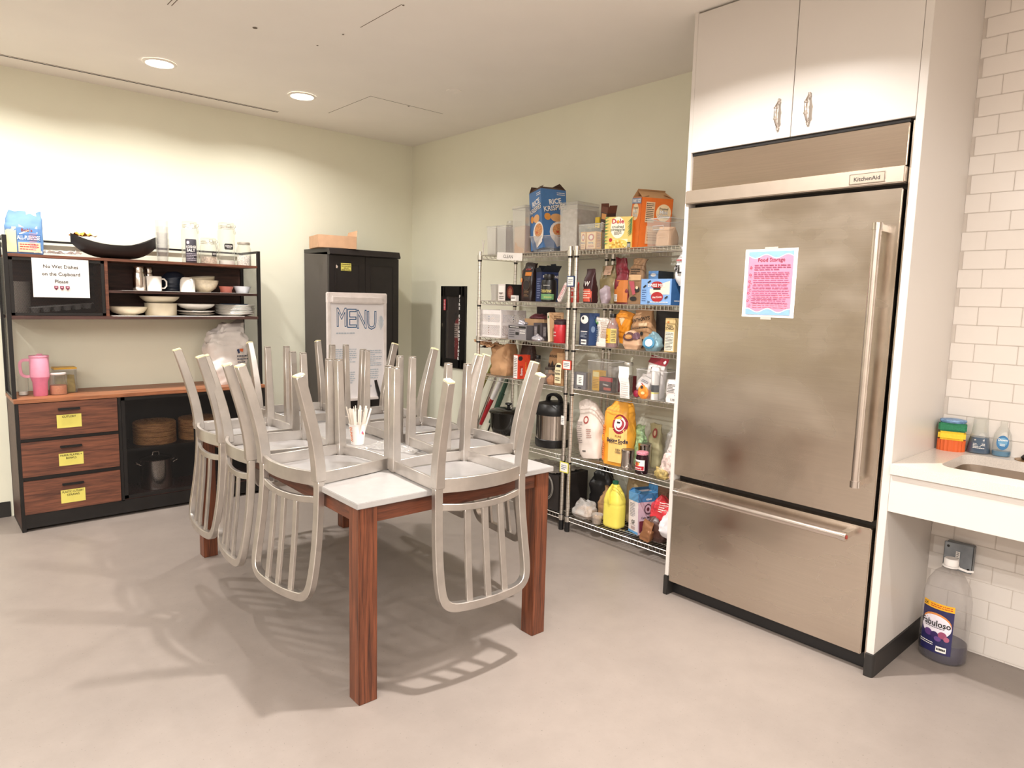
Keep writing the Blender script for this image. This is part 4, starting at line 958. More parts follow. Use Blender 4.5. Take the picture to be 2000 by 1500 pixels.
# ------------------------------------------------------------------ fire extinguisher cabinet
fe = thing('extinguisher_cabinet', 'black recessed fire extinguisher cabinet with a glazed door on the wall', 'cabinet', (0, (NY0+NY1)/2, NZ0), RK)
w, h = .345, .69
g = G(); a = w/2; zb = -.045
for q in ((-a, -a+.062, zb, zb+h), (a-.085, a, zb, zb+h), (-a, a, zb, zb+.075), (-a, a, zb+h-.085, zb+h)): g.box(q[0], q[1], -.018, -.001, q[2], q[3])
g.build('door_frame', BMET, fe, .001)
nw = NY1-NY0; nh = NZ1-NZ0
g = G().box(-nw/2+.002, nw/2-.002, .120, .130, .004, nh-.004).box(-nw/2+.002, -nw/2+.008, 0, .13, .004, nh-.004).box(nw/2-.008, nw/2-.002, 0, .13, .004, nh-.004).box(-nw/2+.002, nw/2-.002, 0, .13, .004, .010).box(-nw/2+.002, nw/2-.002, 0, .13, nh-.010, nh-.004)
g.build('cabinet_liner', P('#5C4A46', .6), fe)
G().box(-a+.06, a-.083, -.008, -.005, zb+.07, zb+h-.08).build('door_glass', clear('smoked_glass', (.85, .80, .78), .03), fe)
G().box(-a+.030, -a+.040, -.026, -.017, .30, .33).build('latch', STEELB, fe)
G().box(-a+.043, -a+.072, -.0195, -.018, zb+.485, zb+.58).build('warning_label', P('#B8283A', .5), fe)
lt = 'FIRE EXTINGUISHER'; n = len(lt)
deco(fe, lambda s, hh, o: (a-.095+s, -.018-o, zb+.07+hh), .04, h-.14, [('t', WPAPER, c, .45, 1-(i+.5)/n, .040, .07, 0, .9) for i, c in enumerate(lt) if c != ' '])
deco(fe, lambda s, hh, o: (-a+.045+s, -.0195-o, zb+.485+hh), .024, .095, [('b', WPAPER, .1, .05, .9, .95, 7)])
ex = thing('fire_extinguisher', 'red fire extinguisher inside the black wall cabinet', 'extinguisher', (.066, -.662, NZ0+.011), RK)
G().lathe([(.048, 0), (.052, .006), (.052, .30), (.045, .345), (.022, .365), (.018, .375)], 28).build('cylinder', P('#B01C2A', .3), ex, smooth=True)
G().lathe([(.018, .375), (.02, .39), (.012, .40)], 16).box(-.012, .04, -.008, .008, .40, .412).build('valve_head', STEELB, ex)
G().tube(bez([(-.015, -.01, .39), (-.055, -.012, .40), (-.074, -.012, .33), (-.066, -.012, .2), (-.056, -.016, .12)], 5), .008, 8).build('hose', BLK, ex, smooth=True)
deco(ex, curved(.0525, -.25, .12, .09), .09, .20, [('r', WPAPER, 0, .4, 1, 1), ('b', INK, .1, .45, .9, .95, 6), ('p', WPAPER, [(.2, .12), (.5, .25), (.8, .12), (.5, 0)])], nx=6)

# ------------------------------------------------------------------ wire racks
RX0, RX1 = -.39, -.045
SZ = [1.785, 1.465, 1.205, .93, .49, .10]
def rack(lb, ya, yb):
    t = thing('wire_rack', lb, 'shelving rack', ((RX0+RX1)/2, (ya+yb)/2, 0), 0, 'chrome wire racks along the wall')
    R = lambda g, n, m, **k: rel(g, t, n, m, **k)
    for x in (RX0, RX1):
        for y in (ya, yb):
            g = G().tube([(x, y, .10), (x, y, 1.81)], .0125, 14)
            p = R(g, 'post', CHROME, smooth=True)
            gr = G()
            for k in range(int(1.7/.0254)): gr.tube([(x, y, .11+k*.0254), (x, y, .1115+k*.0254)], .0128, 10)
            q = R(gr, 'groove_rings', mat('chrome_groove', '#6A6660', .4, .8)); q.parent = p; q['kind'] = 'stuff'
            f = R(G().lathe([(.013, 0), (.0165, .002), (.0165, .10), (.013, .104)], 14, (x, y, 0)), 'foot_sleeve', BLK, smooth=True); f.parent = p
    for z in SZ:
        g = G(); r = .0028; T = .030
        for zz in (z-.003, z-T):
            for x in (RX0, RX1): g.tube([(x, ya, zz), (x, yb, zz)], r, 6)
            for y in (ya, yb): g.tube([(RX0, y, zz), (RX1, y, zz)], r, 6)
        n = int((ya-yb)/.0255)
        for x in (RX0, RX1):
            for i in range(1, n): y = ya+(yb-ya)*i/n; g.tube([(x, y, z-.004), (x, y, z-T)], .0015, 4)
        n2 = 8
        for y in (ya, yb):
            for i in range(n2): g.tube([(RX0+(RX1-RX0)*i/n2, y, z-.004), (RX0+(RX1-RX0)*(i+1)/n2, y, z-T)], .0018, 4)
        sf = R(g, 'shelf', CHROME, smooth=True)
        g = G()
        for i in range(1, n): y = ya+(yb-ya)*i/n; g.tube([(RX0, y, z-.0017), (RX1, y, z-.0017)], .0016, 5)
        for k in (1, 2, 3): x = RX0+(RX1-RX0)*k/4; g.tube([(x, ya, z-.006), (x, yb, z-.006)], .0026, 5)
        d = R(g, 'deck_wires', CHROME); d['kind'] = 'stuff'; d.parent = sf
        for x in (RX0, RX1):
            for y in (ya, yb):
                c = R(G().lathe([(.0165, -.034), (.0185, 0)], 14, (x, y, z), False, False), 'corner_collar', CHROME, smooth=True); c.parent = sf
                c = R(G().lathe([(.0145, -.046), (.0145, -.034)], 12, (x, y, z)), 'plastic_sleeve', BLK); c.parent = sf
    return t
rack('chrome wire rack nearer the room corner, holding the white crate and cookers', -1.475, -2.366)
rack('chrome wire rack beside the refrigerator, holding the tall orange bags', -2.420, -3.320)
S1, S2, S3, S4, S5, S6 = SZ
def rt(name, lb, cat, x, y, z, rot=0, group=None): return thing(name, lb, cat, (x, y, z+.0002), RK+math.radians(rot), group)
def label_card(lb, y, z, border, w=.062, h=.066, x=RX0-.0175, lines=3):
    t = rt('label_card', lb, 'label', x, y, z)
    G().box(-w/2, w/2, -.002, 0, 0, h).build('card', border, t, .001)
    deco(t, front(w, .004), w, h, [('r', WPAPER, .10, .10, .90, .90), ('b', P('#5A6478', .6), .2, .25, .8, .75, lines)])
label_card('white shelf label with dark blue border on the rack posts', -2.393, 1.565-.003, P('#2C4A78', .5))
label_card('white shelf label with red border on the rack posts', -2.385, 1.045, P('#D8452C', .5), .075, .06)
label_card('white shelf label with yellow border on the lower rack posts', -2.393, .385, P('#E4DC5A', .5), .078, .07)
label_card('small white label clipped on the left rack post by the cookers', -2.366, .69, WPAPER, .03, .06)
t = rt('shelf_tag', 'white handwritten paper tag hanging from the top shelf of the left rack', 'label', RX0-.006, -1.80, S1-.045, 0)
G().box(-.13, .13, -.001, 0, 0, .050).rot(Matrix.Rotation(.06, 4, 'Y')).build('paper', WPAPER, t); deco(t, front(.26, .002), .26, .05, [('t', GR, 'CLEAN', .45, .5, .45, 0, -.06, .4)])

# ---- left rack, top shelf
for y, lb in ((-1.535, 'clear plastic pitcher, first from the left end on the top rack shelf'), (-1.645, 'clear ribbed plastic pitcher beside the flour container')):
    t = rt('clear_pitcher', lb, 'pitcher', -.285, y, S1); bin_(t, .098, .11, .20, clear('ribbed_plastic', (.97, .96, .97), .16, .15), .90)
t = rt('glass_canister', 'clear lidded canister behind the pitchers on the top rack shelf', 'canister', -.13, -1.545, S1)
jar(t, [(.055, 0), (.058, .004), (.058, .20), (.05, .225)], None, m=MC['ribbed_plastic']); lid(t, .056, .225, .03, FROST)
t = rt('wire_hook', 'thin white wire hook standing at the left end of the top rack shelf', 'hook', -.382, -1.500, S1-.03)
G().tube([(0, 0, 0), (0, 0, .105)], .0018, 6).tube([(.0, 0, .10), (-.010, 0, .118), (-.014, 0, .132), (-.008, 0, .136)], .0022, 6).tube([(0, 0, .10), (.010, 0, .118), (.014, 0, .132), (.008, 0, .136)], .0022, 6).tube([(0, 0, .05), (0, 0, .105)], .004, 6).build('hook', WPL, t)
t = rt('flour_container', 'tall frosted container half full of flour on the top rack shelf', 'container', -.285, -1.845, S1, -8)
W_, D_ = .155, .135
bin_(t, W_, D_, .300, FROST, .88); G().box(-W_/2-.004, W_/2+.004, -D_/2-.004, D_/2+.004, .300, .318).build('lid', FROST, t, .004)
bag(t, 'flour', P('#D9B08C', .9), W_*.86, D_*.86, .185, [(0, 1, 1, 0), (.95, 1.03, 1.03, 0), (1, .9, .9, 0)], 1, .001, e=.15)
t = rt('cereal_bin', 'low clear angled bin under the leaning blue cereal box', 'bin', -.262, -2.078, S1)
bin_(t, .235, .20, .105, PLAST, .8)
t = rt('cereal_box', 'tall blue rice cereal box with open flaps leaning on the top rack shelf', 'box', -.250, -2.035, S1+.022, -6)
t.rotation_euler = (.0, math.radians(-7), RK+math.radians(-14))
BLU = P('#4A7AB4', .45); W_, D_, H_ = .160, .190, .385
carton(t, W_, D_, H_, BLU, flaps={'f': (.04, -48), 'b': (.06, -42), 'l': (.045, -15), 'r': (.045, -60)}, inner=P('#5A4436', .8))
for mf, w_ in ((front(W_, D_), W_), (right(W_, D_), D_)):
    deco(t, mf, w_, H_, [('t', WPAPER, 'RICE', .55, .80, .085, .05, .18, .62), ('t', INK, 'KRISPIES', .54, .688, .085, .05, .18, .90), ('t', WPAPER, 'KRISPIES', .52, .69, .085, .03, .18, .88), ('b', WPAPER, .62, .90, .95, .96, 2),
        ('e', P('#E8A04A', .5), .22, .53, .13, .06), ('e', P('#E6B078', .5), .58, .52, .24, .07), ('e', P('#F2EAE2', .5), .70, .27, .42, .19), ('e', P('#D99860', .6, vary=.35, scale=120), .72, .31, .32, .115), ('e', P('#C84A30', .5), .60, .28, .06, .02), ('p', P('#EDE4DE', .5), [(.36, .22), (1, .14), (1, .10), (.55, .02)])])
t = rt('grey_grain_container', 'tall clear container of grey grain at the right end of the left rack', 'container', -.240, -2.290, S1)
W_, D_ = .150, .20
bin_(t, W_, D_, .285, FROST, .94); G().box(-W_/2-.004, W_/2+.004, -D_/2-.004, D_/2+.004, .285, .305).build('lid', FROST, t, .004)
bag(t, 'grain', P('#B3A49C', .9, vary=.25, scale=50), W_*.90, D_*.9, .26, [(0, 1, 1, 0), (1, 1.03, 1.03, 0)], 1, .002, e=.15)
# ---- right rack, top shelf
t = rt('clear_bin', 'clear open bin with baking soda boxes on the top rack shelf', 'bin', -.285, -2.515, S1); bin_(t, .185, .20, .150, PLAST, .96)
ORG = P('#E89A3C', .5)
def soda(lb, x, y, w, h):
    t = rt('baking_soda_box', lb, 'box', x, y, S1+.003); carton(t, w, .05, h, ORG, flaps={'b': (.03, -40)}, inner=P('#2A3048', .5))
    deco(t, front(w, .05), w, h, [('r', P('#EFC98A', .5), .08, .04, .92, .95), ('e', P('#B8322E', .5), .5, .68, .30, .20), ('e', P('#F2E6D4', .5), .5, .68, .17, .12), ('t', P('#2A3A78', .5), 'Baking', .5, .38, .10, .03, 0, .7), ('b', P('#B8322E', .5), .2, .1, .8, .26, 2)])
    deco(t, right(w, .05), .05, h, [('b', P('#8A3A20', .5), .15, .1, .85, .9, 9)])
soda('orange baking soda box in the clear bin, right one', -.345, -2.515, .082, .104)
soda('narrow orange baking soda box in the clear bin, left one', -.345, -2.450, .042, .106)
t = rt('yellow_bottle', 'small yellow box standing behind the baking soda', 'box', -.24, -2.455, S1+.003); carton(t, .034, .03, .205, P('#E4C23A', .5)); deco(t, front(.034, .03), .034, .205, [('b', INK, .15, .6, .85, .85, 4)])
t = rt('snack_box', 'dark brown open snack box tilted above the clear bin', 'box', -.250, -2.535, S1+.115); t.rotation_euler = (.1, .22, RK-.3)
carton(t, .075, .06, .115, P('#43302E', .5), flaps={'f': (.035, -12), 'l': (.05, 10), 'r': (.05, 18), 'b': (.02, 5)}, inner=P('#6A4030', .7))
deco(t, front(.075, .06), .075, .115, [('r', P('#D89A5A', .5), .15, .66, .85, .95), ('r', WPAPER, .2, .1, .55, .5), ('b', INK, .22, .15, .52, .45, 5)])
t = rt('dark_carton', 'black carton behind the tilted snack box', 'box', -.17, -2.520, S1); carton(t, .085, .07, .20, P('#2A2830', .5))
t = rt('pineapple_box', 'yellow crushed pineapple carton on the top rack shelf', 'box', -.335, -2.705, S1, 24)
W_, D_, H_ = .160, .05, .182; carton(t, W_, D_, H_, P('#E8C45A', .5))
PY = P('#E6CC74', .45)
it = [('r', PY, .0, .0, 1, 1), ('r', P('#F4E6C4', .5), .3, .0, .85, .3), ('e', P('#F6EFDC', .5), .47, .66, .27, .34), ('e', P('#F2CE68', .5), .5, .14, .36, .16), ('t', P('#C2203C', .5), 'Dole', .47, .86, .14, .05, 0, .5), ('e', P('#F2B82C', .5), .475, .85, .035, .045), ('t', P('#4A5A3C', .5), 'crushed', .47, .69, .085, .01, 0, .5),
      ('t', P('#4A5A3C', .5), 'pineapple', .47, .60, .085, .01, 0, .56), ('b', P('#5A5A3C', .5), .34, .42, .62, .54, 3), ('e', P('#B8282C', .5), .22, .27, .06, .06), ('r', P('#2E3A2C', .5), .84, .04, .97, .2), ('b', WPAPER, .85, .05, .96, .16, 4)]
for k in range(9): a = k*.11; it.append(('p', P('#5C8A4C', .5), [(.0, .98-a*.9), (.16-.02*(k % 2), 1.0-a*.95), (.0, .93-a*.9)])); it.append(('p', P('#4C7A44', .5), [(1, .98-a*.5), (.82+.02*(k % 3), .80-a*.5), (1, .92-a*.5)]))
for k in range(22): it.append(('e', P('#F4D888' if k % 2 else '#EAB848', .5), .2+.6*random.random(), .05+.2*random.random(), .035, .03))
deco(t, front(W_, D_), W_, H_, it)
t = rt('wheat_cereal_box', 'tall orange wheat cereal box with open top leaning right on the top rack shelf', 'box', -.215, -2.825, S1+.004); t.rotation_euler = (0, math.radians(6), RK+math.radians(-24))
W_, D_, H_ = .115, .20, .285; OR2 = P('#DD6E28', .5)
carton(t, W_, D_, H_, OR2, flaps={'l': (.06, -35), 'r': (.09, -65), 'f': (.05, -75), 'b': (.05, -65)}, inner=P('#C09468', .8))
for mf, w_, c in ((front(W_, D_), W_, .42), (right(W_, D_), D_, .72)):
    it = [('e', P('#EDD2A8', .5), c, .72, .34 if w_ < .15 else .24, .17), ('t', INK, 'Frosted', c, .80, .045, .04, 0, .5), ('t', INK, 'Mini', c, .735, .075, .12, 0, .42), ('t', WPAPER, 'Mini', c, .735, .075, .04, 0, .42), ('t', INK, 'Wheats', c, .655, .06, .12, 0, .5), ('t', WPAPER, 'Wheats', c, .655, .06, .03, 0, .5)]
    if w_ > .15: it += [('r', P('#D8B894', .5), .14, .52, .42, .92), ('b', INK, .16, .54, .40, .90, 10), ('r', P('#E0B48A', .5), .2, .1, .8, .45), ('b', P('#A86A3A', .5), .25, .15, .7, .4, 5)]
    else: it += [('r', P('#7A88A0', .5), .02, .88, .98, .99), ('t', WPAPER, 'FAMILY SIZE', .5, .935, .06, .03, 0, .85)]
    deco(t, mf, w_, H_, it)
t = rt('clear_bin', 'clear bin with a handle slot in front of the orange cereal box', 'bin', -.275, -3.010, S1); bin_(t, .155, .21, .150, PLAST, .92)
G().tube([(-.035, -.103, .110), (.035, -.103, .110), (.035, -.101, .090), (-.035, -.101, .090)], .002, 6, True).build('handle_slot', MC['clear_rim'], t)
t = rt('bread_pouch', 'pale peach paper pouch inside the clear bin with handle slot', 'bag', -.285, -3.005, S1+.004); bag(t, 'pouch', P('#D9AE8A', .7), .115, .08, .105, seed=6, crump=.004)
t = rt('plastic_bag', 'white and blue plastic bag hanging at the right end of the rack', 'bag', -.31, -3.165, S1-.215)
_, mf = bag(t, 'bag_body', mat('white_film', '#E6E4E4', .35, bump=.3), .105, .10, .21, [(0, .7, .7, 0), (.2, 1, 1, 0), (.7, .9, .8, 0), (.9, .5, .3, 0), (1, .7, .4, 0)], 31, .012)
deco(t, mf, .105, .21, [('t', INK, 'FL', .3, .42, .2, .05, 0, .5), ('b', P('#B03030', .5), .15, .6, .5, .7, 1)], nx=3, base=.004)
t = rt('blue_box', 'deep blue carton beside the refrigerator on the second rack shelf', 'box', -.17, -3.175, S2); carton(t, .075, .12, .175, P('#2E6088', .5))

# ---- left rack second shelf
t = rt('clear_tub', 'small clear plastic tub at the left of the second rack shelf', 'container', -.310, -1.580, S2); bin_(t, .058, .08, .112, FROST, .85)
t = rt('tea_box', 'black and white open carton on the second rack shelf', 'box', -.295, -1.700, S2, -4)
W_, D_, H_ = .085, .145, .115; carton(t, W_, D_, H_, P('#E0D8D2', .5))
deco(t, right(W_, D_), D_, H_, [('r', INK, 0, 0, 1, 1), ('e', P('#7A3A2E', .5), .28, .52, .2, .4), ('e', P('#B0605A', .5), .28, .5, .12, .3), ('b', P('#C89A5A', .5), .18, .3, .38, .7, 4)])
deco(t, front(W_, D_), W_, H_, [('e', P('#8A8078', .5), .4, .5, .28, .12), ('r', WPAPER, .1, .5, .9, .9), ('b', INK, .2, .1, .8, .3, 2)])
t = rt('sachet_box', 'tiny white label box in front of the coffee bag', 'box', -.368, -1.835, S2); carton(t, .050, .03, .038, WPAPER); deco(t, front(.05, .03), .05, .038, [('b', INK, .1, .3, .9, .8, 2)])
def rbag(name, lb, x, y, z, w, d, h, m, seed, items=None, rot=0, cr=.006, prof=None, tilt=0, cat='bag', e=.45, nx=4, nf=16):
    t = rt(name, lb, cat, x, y, z, rot)
    if tilt: t.rotation_euler = (0, math.radians(tilt), t.rotation_euler.z)
    _, mf = bag(t, 'bag_body', m, w, d, h, prof, seed, cr, e, nf=nf)
    if items: deco(t, mf, w, h, items, nx=nx, base=.0015)
    return t
OPENP = [(0, .92, .95, 0), (.08, 1, 1, 0), (.55, 1, .95, 0), (.8, .95, .6, 0), (.9, .8, .35, .01), (1, .95, .3, .015)]
FLOPP = [(0, .92, .95, 0), (.08, 1, 1, 0), (.5, 1, .95, 0), (.72, .95, .6, -.01), (.88, .8, .3, -.03), (1, .55, .12, -.05)]
LUMP = [(0, .7, .7, 0), (.25, 1, 1, 0), (.6, .95, .9, 0), (.9, .6, .6, 0), (1, .2, .3, 0)]
rbag('coffee_bag', 'tall red and black coffee bag with a folded top on the second rack shelf', -.255, -1.860, S2, .115, .085, .262, mat('dark_coffee_foil', '#2C1E1C', .35, bump=.3), 3,
     [('p', P('#7A2E24', .4), [(.0, .05), (.38, .05), (.22, .45), (.10, .85), (.0, .8)]), ('r', P('#E08A34', .5), .42, .66, .92, .76), ('t', P('#C84A3A', .5), 'KONA', .6, .83, .05, .03, 0, .4), ('e', P('#5A4A3A', .5), .62, .42, .28, .14), ('e', P('#241A18', .5), .62, .42, .25, .125), ('b', P('#8A6A4A', .5), .45, .12, .85, .28, 4), ('e', P('#E89A5A', .5), .16, .55, .12, .06)], prof=OPENP)
t = rt('pasta_box', 'navy blue open pasta box on the second rack shelf', 'box', -.235, -2.010, S2, -18)
W_, D_, H_ = .085, .125, .198; NB = P('#26345E', .5); carton(t, W_, D_, H_, NB, flaps={'f': (.03, 20), 'b': (.06, -20), 'r': (.07, 55), 'l': (.05, -30)}, inner=P('#2A2E38', .6))
deco(t, right(W_, D_), D_, H_, [('t', WPAPER, 'RONZONI', .52, .84, .09, .02, 0, .9)])
deco(t, front(W_, D_), W_, H_, [('b', P('#8A94B8', .5), .2, .1, .8, .8, 9)])
t = rt('supplement_jar', 'black creatine jar with a green band on the second rack shelf', 'jar', -.315, -2.110, S2)
G().lathe([(.046, 0), (.050, .005), (.050, .125), (.046, .142), (.032, .150), (.032, .156)], 32).build('jar_body', BLK, t, smooth=True); lid(t, .034, .154, .026, BLK)
deco(t, curved(.0505, .0, .01, .15), .15, .13, [('r', P('#6A9A68', .5), 0, .04, 1, .32), ('b', WPAPER, .5, .72, .8, .78, 1), ('t', P('#D8C878', .5), 'CREATINE', .62, .46, .13, .05, 0, .5), ('b', WPAPER, .1, .4, .35, .75, 4), ('b', P('#E0D878', .5), .55, .12, .9, .2, 1)], nx=8)
t = rt('wrapped_bar', 'white and red packet leaning against the rack post', 'packet', -.335, -2.225, S2+.006); t.rotation_euler = (0, math.radians(32), RK)
G().box(-.016, .016, -.012, .012, 0, .135).build('packet', P('#EFE2DE', .5), t, .006, True); deco(t, front(.032, .024), .032, .135, [('b', R2, .2, .1, .8, .9, 12)])
rbag('gum_bag', 'red and white candy bag behind the rack post', -.25, -2.275, S2, .075, .06, .13, P('#D84A3E', .4), 9, [('b', WPAPER, .1, .2, .9, .8, 4)])
# ---- right rack second shelf
rbag('popcorn_bag', 'dark maroon bag with red and white lower half, leftmost on the second shelf', -.30, -2.462, S2, .075, .07, .205, P('#3C1C20', .45, bump=.2), 4, [('r', P('#D85A44', .5), .02, .04, .98, .42), ('t', WPAPER, 'W', .5, .58, .14, .02), ('b', P('#F0D8C8', .5), .05, .12, .9, .38, 4)])
rbag('grain_pouch', 'clear and olive crinkled pouch with a pale pink back on the second shelf', -.22, -2.545, S2, .125, .07, .235, mat('olive_film', '#8C7C58', .3, vary=.25, scale=18, bump=.4), 12, [('r', P('#C9A58C', .5), .28, .74, .74, .98), ('t', INK, 'rr', .62, .80, .08, 0, 0, .2)], cr=.010, nf=12)
rbag('small_pouch', 'small greyish purple pouch on the second shelf', -.330, -2.610, S2, .06, .05, .105, mat('mauve_film', '#A3949C', .35, vary=.25, scale=25, bump=.3), 15, None, cr=.008, prof=LUMP)
rbag('spice_bag', 'orange pouch with a tall dark red folded top reaching the top shelf', -.24, -2.680, S2, .105, .07, .280, mat('dark_red_foil', '#7A2430', .35, bump=.4, scale=14), 18,
     [('r', P('#C87838', .5), .04, .03, .98, .50), ('r', WPAPER, .08, .05, .32, .20), ('b', INK, .10, .06, .3, .18, 5)], prof=FLOPP, cr=.010)
rbag('nut_bag', 'brown paper bag with a folded top, beside the cocoa boxes', -.27, -2.800, S2, .105, .06, .265, mat('brown_foil_paper', '#8A6A4C', .6, vary=.15, bump=.3), 21,
     [('r', P('#C9A47A', .5), .12, .52, .9, .64), ('b', INK, .2, .66, .8, .78, 3), ('p', P('#B0505A', .5), [(.15, .50), (.5, .50), (.62, .22), (.45, .2)]), ('e', INK, .72, .32, .16, .06), ('e', P('#D8C8A8', .5), .7, .36, .08, .035), ('e', INK, .5, .12, .22, .05)], prof=OPENP, rot=5)
t = rt('snack_carton', 'tall light blue carton with a dark side behind the cocoa box', 'box', -.145, -2.875, S2); W_, D_, H_ = .07, .15, .195
carton(t, W_, D_, H_, P('#6C98CC', .5)); deco(t, right(W_, D_), D_, H_, [('r', P('#232C3C', .5), 0, 0, 1, 1)]); deco(t, front(W_, D_), W_, H_, [('e', WPAPER, .5, .88, .28, .05), ('b', P('#2A4A80', .5), .2, .1, .8, .75, 8)])
t = rt('cocoa_box', 'blue hot cocoa box with a red emblem on the second shelf', 'box', -.310, -3.003, S2); W_, D_, H_ = .205, .10, .143
carton(t, W_, D_, H_, P('#86AEE0', .45)); deco(t, right(W_, D_), D_, H_, [('r', P('#3E6EA8', .5), 0, 0, 1, 1), ('b', WPAPER, .3, .12, .8, .2, 1)])
it = [('r', P('#7FA6D8', .5), 0, 0, .22, 1), ('b', P('#2A4A80', .5), .04, .1, .18, .6, 6), ('p', P('#EFE2CC', .5), [(.70, .82), (.95, .92), (.95, .40), (.3, .40), (.3, .62), (.60, .62)]), ('e', P('#A8282C', .5), .53, .76, .20, .14), ('e', P('#A8282C', .5), .55, .30, .20, .20), ('r', P('#7FA6D8', .5), .3, .43, .36, .46),
      ('r', INK, .42, .58, .66, .65), ('t', WPAPER, 'SWISS MISS', .52, .75, .115, .04, 0, .56), ('t', WPAPER, 'Hot Cocoa', .56, .30, .075, .02, .08, .3), ('b', WPAPER, .34, .06, .94, .14, 1), ('t', INK, '30', .28, .10, .09, .03, 0, .1)]
for cx, cy in ((.13, .72), (.28, .90), (.86, .30)): it.append(('p', INK, [(cx-.06, cy-.04), (cx+.03, cy+.05), (cx+.07, cy+.02), (cx-.02, cy-.07)]))
deco(t, front(W_, D_), W_, H_, it)

# ---- left rack third shelf
t = rt('white_crate', 'white slotted plastic folding crate at the left of the third shelf', 'crate', -.255, -1.565, S3)
W_, D_, H_ = .275, .235, .192; WPC = mat('white_crate_plastic', '#EDE6E4', .4)
g = G(); a, b = W_/2, D_/2; T = .006
for z0, z1 in ((0, .014), (.085, .108), (H_-.030, H_)): g.box(-a, a, -b, -b+T, z0, z1).box(-a, a, b-T, b, z0, z1).box(-a, -a+T, -b, b, z0, z1).box(a-T, a, -b, b, z0, z1)
for x in (-a-.0008, a-.0132):
    for y in (-b-.0008, b-.0132): g.box(x, x+.014, y, y+.014, .0002, H_+.0008)
g.box(-a+.001, a-.001, -b+.001, b-.001, .0005, .004); g.build('crate_frame', WPC, t)
g = G()
for z0, z1, fl in ((.014, .085, 1), (.108, H_-.03, -1)):
    hh = z1-z0
    def diag(p0, p1, ref):
        g.sweep([p0, p1], .005, .0035, ref=ref)
    for s in (-1, 1):
        n = 13
        for i in range(-3, n+1):
            x = i*.011; x0_, x1_ = x, x+hh*.62
            c0, c1 = max(x0_, .002), min(x1_, a-.012)
            if c1 <= c0: continue
            k0, k1 = (c0-x0_)/(hh*.62), (c1-x0_)/(hh*.62)
            p = (s*c0, -b+.003, z0+hh*(k0 if fl > 0 else 1-k0)); q = (s*c1, -b+.003, z0+hh*(k1 if fl > 0 else 1-k1)); diag(p, q, (0, 1, 0))
            if c1 < b-.012 or True:
                e0, e1 = min(c0, b-.012), min(c1, b-.012)
                if e1 > e0:
                    k1b = (e1-x0_)/(hh*.62)
                    diag((a-.003, s*e0, z0+hh*(k0 if fl > 0 else 1-k0)), (a-.003, s*e1, z0+hh*(k1b if fl > 0 else 1-k1b)), (1, 0, 0))
o = g.build('crate_slats', WPC, t); o['kind'] = 'stuff'
bag(t, 'crate_contents', P('#CFA898', .8), .22, .19, .10, LUMP, 2, .006)
rbag('snack_packets', 'blue and yellow packets heaped inside the white crate', -.255, -1.55, S3+.105, .20, .16, .06, P('#9AA8C8', .5, vary=.4, scale=30), 8, [('p', P('#E4B83A', .5), [(.4, .3), (.7, .4), (.6, .7)])], prof=LUMP, cr=.012)
t = rt('silver_box', 'silver printed box at the front of the third shelf beside the white crate', 'box', -.345, -1.888, S3); W_, D_, H_ = .185, .085, .098
carton(t, W_, D_, H_, P('#A8A4A8', .35, .5)); deco(t, front(W_, D_), W_, H_, [('r', INK, .03, .78, .97, .94), ('b', WPAPER, .1, .8, .6, .92, 1), ('r', INK, .42, .32, .60, .52), ('b', P('#5A585C', .5), .08, .1, .38, .7, 4), ('b', WPAPER, .66, .4, .95, .7, 2)])
deco(t, right(W_, D_), D_, H_, [('r', P('#5E5A5C', .4), 0, 0, 1, 1)])
t = rt('open_gift_box', 'dark red and tan box with a raised lid at the back of the third shelf', 'box', -.165, -1.885, S3+.09); W_, D_, H_ = .20, .12, .05
carton(t, W_, D_, H_, P('#C9A27A', .6), flaps={'b': (.09, -10)}, inner=P('#2E2224', .5)); ws_, _ = bag(t, 'wrapped_sweets', P('#6A2E38', .4, vary=.3), .17, .10, .035, LUMP, 3, .01)
ws_.location.z = .045
t = rt('storage_carton', 'grey-brown carton at the back of the third shelf under the open box', 'box', -.165, -1.885, S3); carton(t, .21, .13, .088, P('#5E5250', .6))
t = rt('coffee_pod_box', 'dark coffee pod box standing on the third shelf', 'box', -.285, -2.030, S3); W_, D_, H_ = .085, .09, .118
carton(t, W_, D_, H_, P('#4A4246', .45)); 
for mf, w_ in ((front(W_, D_), W_), (right(W_, D_), D_)): deco(t, mf, w_, H_, [('r', P('#8A8488', .4), .12, .25, .42, .8), ('r', P('#26201F', .4), .5, .1, .75, .9), ('b', P('#B0A8A4', .5), .14, .3, .4, .75, 5)])
rbag('cellophane_packet', 'crinkled clear packet with silver highlights before the pod box', -.355, -2.065, S3, .105, .045, .042, mat('silver_film', '#B4B0B8', .25, .4, vary=.3, bump=.5), 33, None, cr=.012, prof=LUMP)
rbag('silver_wrapper', 'small silver foil wrapper on top of the silver box', -.345, -1.90, S3+.098, .06, .04, .035, MC['silver_film'], 35, None, cr=.01, prof=LUMP)
t = rt('cracker_box', 'tan cardboard cracker box leaning left on the third shelf', 'box', -.295, -2.175, S3); t.rotation_euler = (0, math.radians(-8), RK+math.radians(-20))
W_, D_, H_ = .035, .105, .192; carton(t, W_, D_, H_, P('#D0A87E', .6)); deco(t, front(W_, D_), W_, H_, [('r', P('#EDE0C8', .5), 0, 0, 1, 1), ('e', P('#5A7A4A', .5), .5, .85, .3, .05)]); deco(t, right(W_, D_), D_, H_, [('b', P('#7A5A3C', .5), .3, .7, .8, .9, 3)])
t = rt('red_canister', 'red canister with black lid in front of the leaning cracker box', 'canister', -.345, -2.262, S3)
G().lathe([(.044, 0), (.046, .003), (.046, .115), (.044, .118)], 28).build('canister_body', P('#C42A32', .35), t, smooth=True)
